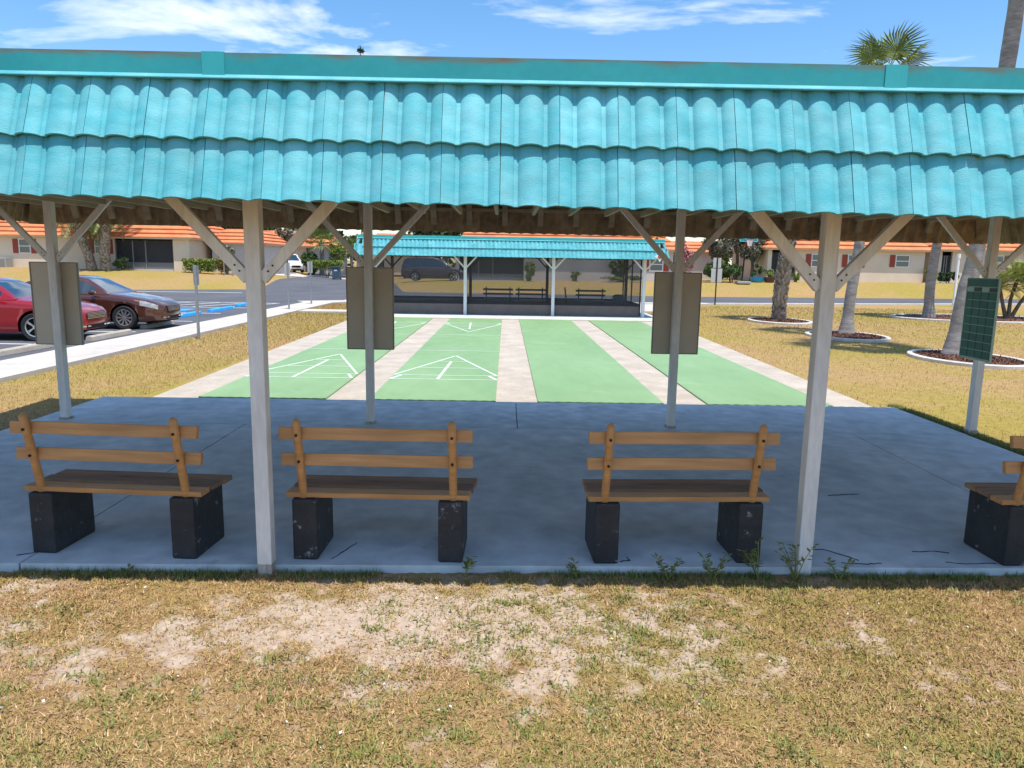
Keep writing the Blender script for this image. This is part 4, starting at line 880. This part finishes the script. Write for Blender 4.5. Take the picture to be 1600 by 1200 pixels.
def palm(label, x, y, pts, r0, r1, crown='fan', n=30, boots=False, sc=1.3, matname='palm_grey', flare=1.35, group='palms on the right lawn', e=(-.9, 1.25)):
    z = float(G(x, y)); R = root('palm_tree', label, 'palm tree', (x, y, z), 0, group); SEED[0] += 1
    P = [Vector(p) for p in pts]; k = 84; tp = []; rad = []
    for i in range(k+1):
        t = i/k*(len(P)-1); j = min(int(t), len(P)-2); p = P[j].lerp(P[j+1], t-j)
        p0 = P[max(j-1, 0)]; p1 = P[j]; p2 = P[j+1]; p3 = P[min(j+2, len(P)-1)]; u = t-j
        p = .5*((2*p1)+(-p0+p2)*u+(2*p0-5*p1+4*p2-p3)*u*u+(-p0+3*p1-3*p2+p3)*u*u*u)
        tp.append(p); rr_ = r0+(r1-r0)*i/k; rr_ *= 1+(flare-1)*max(0, 1-(p.z/.7))**1.6; rad.append(rr_*(1+(.028 if i % 3 == 0 else 0)+.012*sin(i*.9)))
    link('trunk', B().tube(tp, rad, 16).mesh('trunk', matname if not boots else 'bark', smooth=60), R)
    if boots:
        b = B(); rr = random.Random(SEED[0]); H = tp[-1].z; nl = int(H/.085)
        for i in range(nl):
            zz = .05+i*.085; t = min(zz/H, 1)*k; j = min(int(t), k-1); c = tp[j].lerp(tp[j+1], t-j); ra_ = rad[j]*.98
            for q in range(9):
                a = 2*pi*q/9+(i % 2)*pi/9+rr.uniform(-.1, .1); d = Vector((cos(a), sin(a), 0)); s = Vector((-sin(a), cos(a), 0))
                p = c+d*ra_; wv = .07*r0/.25; hh = rr.uniform(.13, .22); ou = rr.uniform(.03, .085)
                b.add([p-s*wv, p+s*wv, p+d*ou+s*wv*.45+Vector((0, 0, hh)), p+d*ou-s*wv*.45+Vector((0, 0, hh)), p-d*.03+Vector((0, 0, hh*.8))], [(0, 1, 2, 3), (0, 3, 4), (1, 4, 2), (2, 4, 3)])
        struct(link('leaf_bases', b.mesh('leaf_bases', 'palm_boot', fix=False), R), None, 'stuff')
    fronds(R, tp[-1], n, FAN if crown == 'fan' else PING, e[0], e[1], sc, SEED[0]); return R
palm('palm with rough criss-cross trunk in a small ring on the right lawn', 10.55, 17.67, [(0, 0, 0), (.0, 0, .8), (.05, 0, 1.6), (.14, 0, 2.6), (.35, 0, 5.2), (.45, 0, 6.4)], .22, .24, boots=True, flare=1.05, sc=1.1, n=22)
palm('smooth grey palm left of the scoreboard, its crown above the roof', 10.47, 11.84, [(0, 0, 0), (.03, 0, 1.2), (.13, 0, 2.4), (.30, 0, 5.2), (.42, 0, 7.3)], .165, .125, n=20, sc=.98, flare=1.65, e=(-.55, 1.4))
palm('smooth grey palm in the large mulch bed farther back on the right', 18.05, 20.7, [(0, 0, 0), (-.08, 0, 1.3), (-.02, 0, 2.6), (.15, 0, 4.5), (.2, 0, 6.2)], .20, .16, n=26, flare=1.5)
palm('leaning grey palm rising past the right end of the roof', 10.67, 6.74, [(0, 0, 0), (.05, 0, .8), (.12, 0, 1.6), (.25, 0, 2.5), (.40, 0, 5.5), (.50, 0, 8.0), (.5, 0, 10.2)], .195, .155, n=28, flare=1.55)
MT['palm_grey2'] = MT['palm_grey']
palm('left of two thick date palms with patterned trunks by the left house', -30.0, 44.0, [(0, 0, 0), (-.25, 0, 1.2), (-.7, 0, 2.6), (-.9, 0, 4.2)], .28, .30, 'pin', 30, True, 1.2, group='date palms by the left house', flare=1.1)
palm('right of two thick date palms with patterned trunks by the left house', -29.05, 44.1, [(0, 0, 0), (.0, 0, 1.2), (.12, 0, 2.6), (.2, 0, 4.4)], .30, .33, 'pin', 30, True, 1.2, group='date palms by the left house', flare=1.1)
palm('fan palm beside the side street before distant orange roofs', -16.9, 58.5, [(0, 0, 0), (.05, 0, 1.5), (0, 0, 2.9)], .22, .2, 'fan', 26, False, 1.25, group='palms along the side street', flare=1.3, e=(-.3, 1.4))
palm('smaller fan palm just right along the side street', -14.6, 60.5, [(0, 0, 0), (.05, 0, 1.2), (0, 0, 2.5)], .16, .14, 'fan', 22, False, 1.0, group='palms along the side street', e=(-.4, 1.3))
# tree rings
def ring(label, x, y, rx, ry):
    R = root('tree_ring', label, 'planting bed', (x, y, -.05), 0, 'ringed mulch beds on the right lawn'); n = 48; vs = []; fs = []
    for k in range(n):
        t = 2*pi*k/n
        for dr, dz in ((.04, -.03), (.04, .07), (.06, .085), (.13, .085), (.16, .065), (.16, -.03)): vs.append(((rx-.16+dr)*cos(t), (ry-.16+dr)*sin(t), dz))
    for k in range(n):
        k2 = (k+1) % n
        for j in range(5): fs.append((k*6+j, k2*6+j, k2*6+j+1, k*6+j+1))
    link('edging', B().add(vs, fs).mesh('edging', 'kerb', smooth=50), R)
    rr = np.random.default_rng(int(x*10)); N_ = 900; a = rr.uniform(0, 6.283, N_); q = np.sqrt(rr.random(N_)); 
    b = B(); vs = [(0, 0, .085)]+[((rx-.15)*cos(2*pi*k/n), (ry-.15)*sin(2*pi*k/n), .05) for k in range(n)]
    link('mulch', B().add(vs, [(0, k+1, (k+1) % n+1) for k in range(n)]).mesh('mulch', 'mulch', fix=False), R)
    fn = lambda r, m_: np.stack([(rx-.2)*q*np.cos(a), (ry-.2)*q*np.sin(a), .06+.04*(1-q)+.02*r.random(m_)], -1)
    v, f = leaves(N_, fn, .045, .3, int(x*7)); struct(link('mulch_chips', npmesh('mulch_chips', v, f, 'mulch'), R), None, 'stuff')
ring('small round white-edged bed round the rough palm', 10.45, 17.3, 1.12, 1.5)
ring('round white-edged mulch bed round the smooth palm by the right front post', 10.35, 11.55, 1.10, 1.5)
ring('round white-edged mulch bed round the leaning palm, nearest on the right', 10.75, 6.35, 1.12, 1.55)
ring('large white-edged mulch bed with palm and yellow green palm clump', 20.0, 20.6, 3.5, 2.3)
R = root('date_palm_clump', 'small yellow green palm clump with several trunks at the right edge', 'palm tree', (21.4, 20.8, .0))
for k, (dx, dy, h_) in enumerate(((-.45, 0, 1.35), (.35, .1, 1.6), (.9, -.1, 1.3))):
    link('trunk', B().tube([(.1*k, 0, 0), (dx*.5, dy, h_*.5), (dx, dy, h_)], [.09, .07, .08], 9).mesh('trunk', 'bark', smooth=50), R)
    fronds(R, (dx, dy, h_), 26, PIN, -.35, 1.4, .85, 40+k)
# shrubs and trees
shrub('hedge', 'trimmed square hedge beside the column of the left house', 'hedge', -22.4, 44.6, 1.05, 1.15, .45, 3600, .07, 'leafy', 2, None, True)
shrub('bush', 'round green bush at the foot of the date palms', 'bush', -28.1, 44.6, .85, .75, .6, 1600, .07, 'leaf')
shrub('bush', 'orange and green croton bush right of the square hedge', 'bush', -20.7, 45.0, 1.7, .75, .6, 1500, .09, 'leafo')
shrub('bush', 'tall pale green bush behind the croton', 'bush', -20.9, 46.2, 2.2, .9, .7, 1500, .11, 'leafg')
tree('small_tree', 'small dark round tree on the corner lawn by the driveway', -21.0, 52.0, 2.5, 1.75, 1.15, 1.1, 3600, .10, 'leafd', .08)
tree('tree', 'feathery tree over the driveway of the corner house', -19.4, 56.0, 4.2, 3.0, 1.2, 1.5, 3000, .12, 'leafg', .1)
tree('tree', 'bushy green tree behind the left wing house', -25.5, 60.0, 6.5, 4.8, 3.0, 2.0, 3500, .22, 'leafd', .2)
tree('tree', 'second bushy tree in front of the far driveway house', -24.2, 53.0, 3.2, 2.2, 1.5, 1.1, 2500, .12, 'leafg', .1)
shrub('bush', 'bright green upright bush before the grey garage', 'bush', -17.7, 57.5, 2.3, .95, .9, 3000, .11, 'leaf')
shrub('hedge', 'low trimmed hedge behind the wheeled bin', 'hedge', -15.6, 55.0, 1.5, 1.35, .6, 3200, .08, 'leafy', 3, None, True, .5, .75)
tree('palm_shrub', 'loose green palm like tree behind the wheeled bin', -15.2, 58.0, 3.0, 2.1, 1.1, 1.1, 1800, .16, 'leafy', .09, .2)
tree('tree', 'dark tree crown left of the far pavilion roof', -8.6, 62.0, 5.0, 3.7, 1.8, 1.5, 2600, .2, 'leafd', .15)
tree('tree', 'leafy dark tree behind the van and the far pavilion roof', -5.6, 60.0, 6.2, 4.4, 2.6, 1.9, 3200, .2, 'leafd', .18)
shrub('bush', 'tall yellow green plant by the porch corner behind the screens', 'bush', 1.85, 44.6, 1.7, .45, .4, 900, .13, 'leafy', asp=.25)
shrub('bush', 'small yellow green tuft against the grey wall behind the screens', 'bush', 5.25, 44.7, .75, .45, .4, 700, .09, 'leafy', asp=.3)
shrub('bush', 'leafy flowering shrub against the grey wall behind the screens', 'bush', 8.6, 44.7, 1.7, .8, .5, 1500, .12, 'leaf', asp=.4)
shrub('bush', 'low yellow flowers around the leafy shrub behind the screens', 'bush', 8.7, 44.3, .55, 1.6, .3, 900, .08, 'leafy')
shrub('bush', 'large dark green shrub below the pale sign backs', 'bush', 15.9, 44.9, 1.55, 1.25, .9, 3500, .14, 'leaf', asp=.3)
shrub('bush', 'green shrub just left of the hoop pole base', 'bush', 17.0, 45.2, 1.35, .8, .7, 1800, .14, 'leaf', asp=.3)
shrub('bush', 'pink blooming shrub left of the sign backs', 'bush', 13.4, 46.5, 3.3, 1.0, .8, 1800, .13, 'leafp')
tree('tree', 'grey leaved straggly tree behind the basketball hoop', 16.9, 48.0, 4.0, 2.9, 1.6, 1.5, 4200, .13, 'leafg', .14)
tree('tree', 'grey green tree right of the basketball hoop', 19.3, 47.6, 3.8, 2.6, 1.2, 1.4, 3200, .13, 'leafg', .12)
tree('tree', 'taller green tree behind the grey trees by the hoop', 19.6, 52.5, 5.2, 3.7, 1.6, 1.1, 2600, .15, 'leaf', .14)
shrub('bush', 'spiky yellow green plant against the peach wall', 'bush', 32.3, 45.6, 1.35, .5, .45, 700, .18, 'leafy', asp=.12)
shrub('bush', 'dark green bush right of the spiky plant', 'bush', 33.6, 45.6, 1.0, .8, .6, 1500, .10, 'leafd')
shrub('bush', 'small green plant in the porch beside the rough palm', 'bush', 21.9, 45.3, .9, .35, .35, 600, .10, 'leafy')
def potted(label, x, y, m1, h, rx, matl):
    z = float(G(x, y)); R = root('potted_plant', label, 'potted plant', (x, y, z)); SEED[0] += 1
    link('pot', B().lathe([(0, 0), (rx*.75, 0), (rx, .38), (rx*.9, .38), (rx*.85, .33), (0, .33)], 16).mesh('pot', m1, smooth=40), R)
    v, f = leaves(700, clumps(0, 0, .35+h*.5, rx*.9, rx*.9, h*.5, 8), .09, .35, SEED[0]); link('foliage', npmesh('foliage', v, f, matl), R)
potted('bright blue tub with a green plant left of the dark porch', 18.9, 45.0, 'bluepot', 1.0, .55, 'leaf'); potted('brown pot with a yellow green plant by the dark porch', 19.75, 44.8, 'pot', .7, .42, 'leafy')
# tall pine whose tip shows over the roof
R = root('pine_tree', 'tall distant pine, only its tip showing above the near roof', 'tree', (-15.2, 70, .9)); b = B().tube([(0, 0, 0), (0, 0, 12), (0, 0, 22.9)], [.3, .18, .03], 8); link('trunk', b.mesh('trunk', 'bark'), R)
V = []; 
for k in range(22):
    h_ = 7+k*.73; L_ = 3.0*(1-(h_-5)/18.6)+.12
    for q in range(6):
        a = q*pi/3+k*.5; t = rng.random(26)[:, None]; P_ = np.array([[cos(a)*L_, sin(a)*L_, .25*L_]])*t+[0, 0, h_]+rng.normal(size=(26, 3))*.10; V.append(P_)
V = np.concatenate(V); v, f = leaves(len(V), lambda r, n_: V, .16, .35, 77); link('crown', npmesh('crown', v, f, 'leafd'), R)
# far treeline beyond the houses
def far_wood():
    r = np.random.default_rng(5); n = 9000; x = r.uniform(-150, 150, n); y = 118+r.uniform(0, 12, n); hh = 2.5+8*fbm(x, y*0, .12, 31, 3); z = .9+hh*r.random(n)**.6
    v, f = leaves(n, lambda q, m_: np.stack([x, y, z], -1), .75, .6, 9); return npmesh('far_trees', v, f, 'leafd')
struct(link('far_trees', far_wood()), 'dark line of distant trees beyond the houses', 'stuff')

# ------------------------------------------------------------------ grass
def blades(name, label, x, y, z, length, width, lay, matname, seed):
    r = np.random.default_rng(seed); n = len(x); a = r.uniform(0, 2*pi, n); el = np.clip(r.normal(lay, .35, n), .05, 1.5); Ls = length*r.uniform(.5, 1.5, n); W_ = width*r.uniform(.6, 1.4, n)
    d = np.stack([np.cos(a)*np.cos(el), np.sin(a)*np.cos(el), np.sin(el)], -1); s = np.stack([-np.sin(a), np.cos(a), np.zeros(n)], -1); P = np.stack([x, y, z], -1)
    v = np.stack([P-s*W_[:, None]/2, P+s*W_[:, None]/2, P+d*Ls[:, None]], 1).reshape(-1, 3)
    struct(link(name, npmesh(name, v, np.arange(3*n).reshape(n, 3), matname)), label, 'stuff')
def zfg(x, y):
    return -.054+((fbm(x, y, 5, 21, 4)-.5)*.035+(fbm(x, y, 16, 5, 3)-.5)*.040)
r = np.random.default_rng(2); n = 430000; x = r.uniform(-4.6, 5.2, n); y = r.uniform(-8.3, -5.78, n)
keep = (r.random(n) < np.clip(1-.95*sandmask(x, y), .16, 1)*(.45+.55*sstep(.35, .55, fbm(x, y, 2.2, 44, 3)))) & (y < yfr(x)-.05)
x, y = x[keep], y[keep]; ol = fbm(x, y, .9, 52, 4)+(r.random(len(x))-.5)*.22 > .56
blades('dry_grass', 'short dry straw coloured grass in front of the pavilion', x[~ol], y[~ol], zfg(x[~ol], y[~ol]), .031, .0048, .40, 'grass', 3)
blades('olive_grass', 'short olive tinted grass patches in front of the pavilion', x[ol], y[ol], zfg(x[ol], y[ol]), .027, .0056, .50, 'grasso', 4)
n = 45000; x = r.uniform(-4.5, 5.1, n); y = r.uniform(-8.25, -5.8, n); kp = fbm(x, y, 2.6, 91, 4) > .47; x, y = x[kp], y[kp]; z = zfg(x, y)+.010
v, f = leaves(len(x), lambda q, m_: np.stack([x, y, z], -1), .0075, .45, 27); struct(link('ground_leaves', npmesh('ground_leaves', v, f, 'grasso')), 'tiny leaves of low plants between the dry grass', 'stuff')
# green tufts in the foreground
n = 900; cx = r.uniform(-4.4, 5, n); cy = r.uniform(-8.2, -5.85, n); gm = fbm(cx, cy, 1.1, 61, 4); kp = gm > .50; cx, cy = cx[kp], cy[kp]; k = 46
x = (cx[:, None]+r.normal(size=(len(cx), k))*.045).ravel(); y = (cy[:, None]+r.normal(size=(len(cx), k))*.035).ravel(); kp = y < -5.8; x, y = x[kp], y[kp]
blades('green_tufts', 'small green weed tufts scattered over the sandy ground', x, y, zfg(x, y), .034, .0075, .65, 'weed', 5)
n = 900; x = r.uniform(-4.4, 5, n); y = r.uniform(-8.2, -5.9, n); z = zfg(x, y)+.008
v, f = leaves(n, lambda q, m_: np.stack([x, y, z], -1), .013, .5, 8); struct(link('fallen_leaves', npmesh('fallen_leaves', v, f, 'litter')), 'pale dry leaves fallen on the grass', 'stuff')
n = 260; x = r.uniform(-4.4, 5, n); y = r.uniform(-8.2, -5.85, n); z = zfg(x, y)+.008
v, f = leaves(n, lambda q, m_: np.stack([x, y, z], -1), .0085, .8, 18); struct(link('shell_bits', npmesh('shell_bits', v, f, 'shell')), 'tiny white shell bits on the grass', 'stuff')
# shaded fringe along the slab edge
n = 16000; x = r.uniform(-5, 5.6, n); y = yfr(x)-np.abs(r.normal(size=n))*.055-.005; kp = fbm(x, y*0, 1.6, 71, 3) > .46; x, y = x[kp], y[kp]
blades('edge_grass', 'fringe of weeds along the front edge of the floor', x, y, np.full(len(x), -.055), .04, .005, .9, 'weed', 15)
# side lawns
def lawn(name, label, x0, x1, y0, y1, n, length, width, seed, test):
    r = np.random.default_rng(seed); d = r.random(n)**1.7; y = y0+(y1-y0)*d; x = r.uniform(x0, x1, n); kp = test(x, y); x, y, d = x[kp], y[kp], d[kp]
    ol = fbm(x, y, .35, 55, 4)+(r.random(len(x))-.5)*.25 > .50
    for m_, q_, nm_ in ((~ol, 'grassw', 'lawn_grass'), (ol, 'grasso', 'olive_lawn_grass')):
        blades(nm_, label+('' if q_ == 'grassw' else ', greener patches'), x[m_], y[m_], np.full(int(m_.sum()), -.055), (length*(.7+.9*d))[m_], (width*(.6+1.6*d))[m_], .75, q_, seed)
lawn('lawn_grass', 'dry yellow grass of the lawn between walk and courts', -7.93, -5.2, -6, 24.5, 90000, .05, .007, 31, lambda x, y: ((y < .05) & (x < -5.68)) | ((y > .05) & (x < c1l-.70-.27*y/16) & ~((y > 18.2) & (y < 19.6) & (x < -5.6)) & ((y < 16) | (x < -5.7))))
lawn('lawn_grass', 'dry golden grass of the lawn right of the courts', 5.1, 24, -7, 27.5, 190000, .05, .008, 32, lambda x, y: ((y < .15) & (x > 5.86)) | ((y > .15) & (x > c4r+.66+.29*y/16) & ((y < 16) | (x > 6.1)) & ~((y > 21.3) & (x < 8.3)) & (((x-10.45)/1.12)**2+((y-17.3)/1.5)**2 > 1) & (((x-10.35)/1.1)**2+((y-11.55)/1.5)**2 > 1) & (((x-10.75)/1.12)**2+((y-6.35)/1.55)**2 > 1) & (((x-20)/3.5)**2+((y-20.6)/2.3)**2 > 1)))
n = 9000; r = np.random.default_rng(41); y = r.uniform(-2.6, .4, n); x = 5.84+np.abs(r.normal(size=n))*.09; blades('edge_grass', 'greener fringe of grass along the right edge of the floor', x, y, np.full(n, -.05), .06, .008, .9, 'weed', 42)
# single weeds at the slab edge
def weed(label, x, y, h, n, seed):
    R = root('weed', label, 'weed', (x, y, -.055), 0, 'weeds along the slab edge'); rr = random.Random(seed); b = B(); lf = B()
    for k in range(n):
        a = rr.uniform(0, 6.3); t = Vector((cos(a)*h*.45, sin(a)*h*.3, h*rr.uniform(.7, 1.05))); b.tube([(0, 0, 0), t*.5+Vector((0, 0, h*.1)), t], [.004, .003, .002], 5)
        for q in range(7):
            u = .35+.65*q/6; c_ = t*u+Vector((0, 0, h*.1*(1-u))); aa = rr.uniform(0, 6.3); d = Vector((cos(aa), sin(aa), rr.uniform(.0, .6))).normalized(); s = d.cross(Vector((0, 0, 1))).normalized()*.011; L_ = rr.uniform(.035, .065)
            lf.add([c_, c_+d*L_*.5+s, c_+d*L_, c_+d*L_*.5-s], [(0, 1, 2, 3)])
    link('stem', b.mesh('stem', 'weed'), R); link('leaves', lf.mesh('leaves', 'weed', fix=False), R)
for k, (x, h, n, lab) in enumerate(((.62, .16, 3, 'small weed at the slab edge left of the third near bench'), (1.22, .22, 5, 'leafy weed at the slab edge below the third near bench'), (1.50, .24, 5, 'leafy weed in front of the right block of the third bench'), (1.82, .30, 6, 'tall weed just left of the right front post'), (2.06, .34, 6, 'tallest weed growing against the right front post'), (2.34, .22, 4, 'weed just right of the right front post'), (-.12, .18, 3, 'weed at the slab edge right of the second near bench'), (-2.3, .09, 3, 'tiny bright weed at the slab edge under the leftmost bench'), (4.4, .12, 4, 'low weed at the slab edge near the right picture edge'))):
    weed(lab, x, yfr(x)-.075-.02*(k % 3), h*.8, n, 60+k)
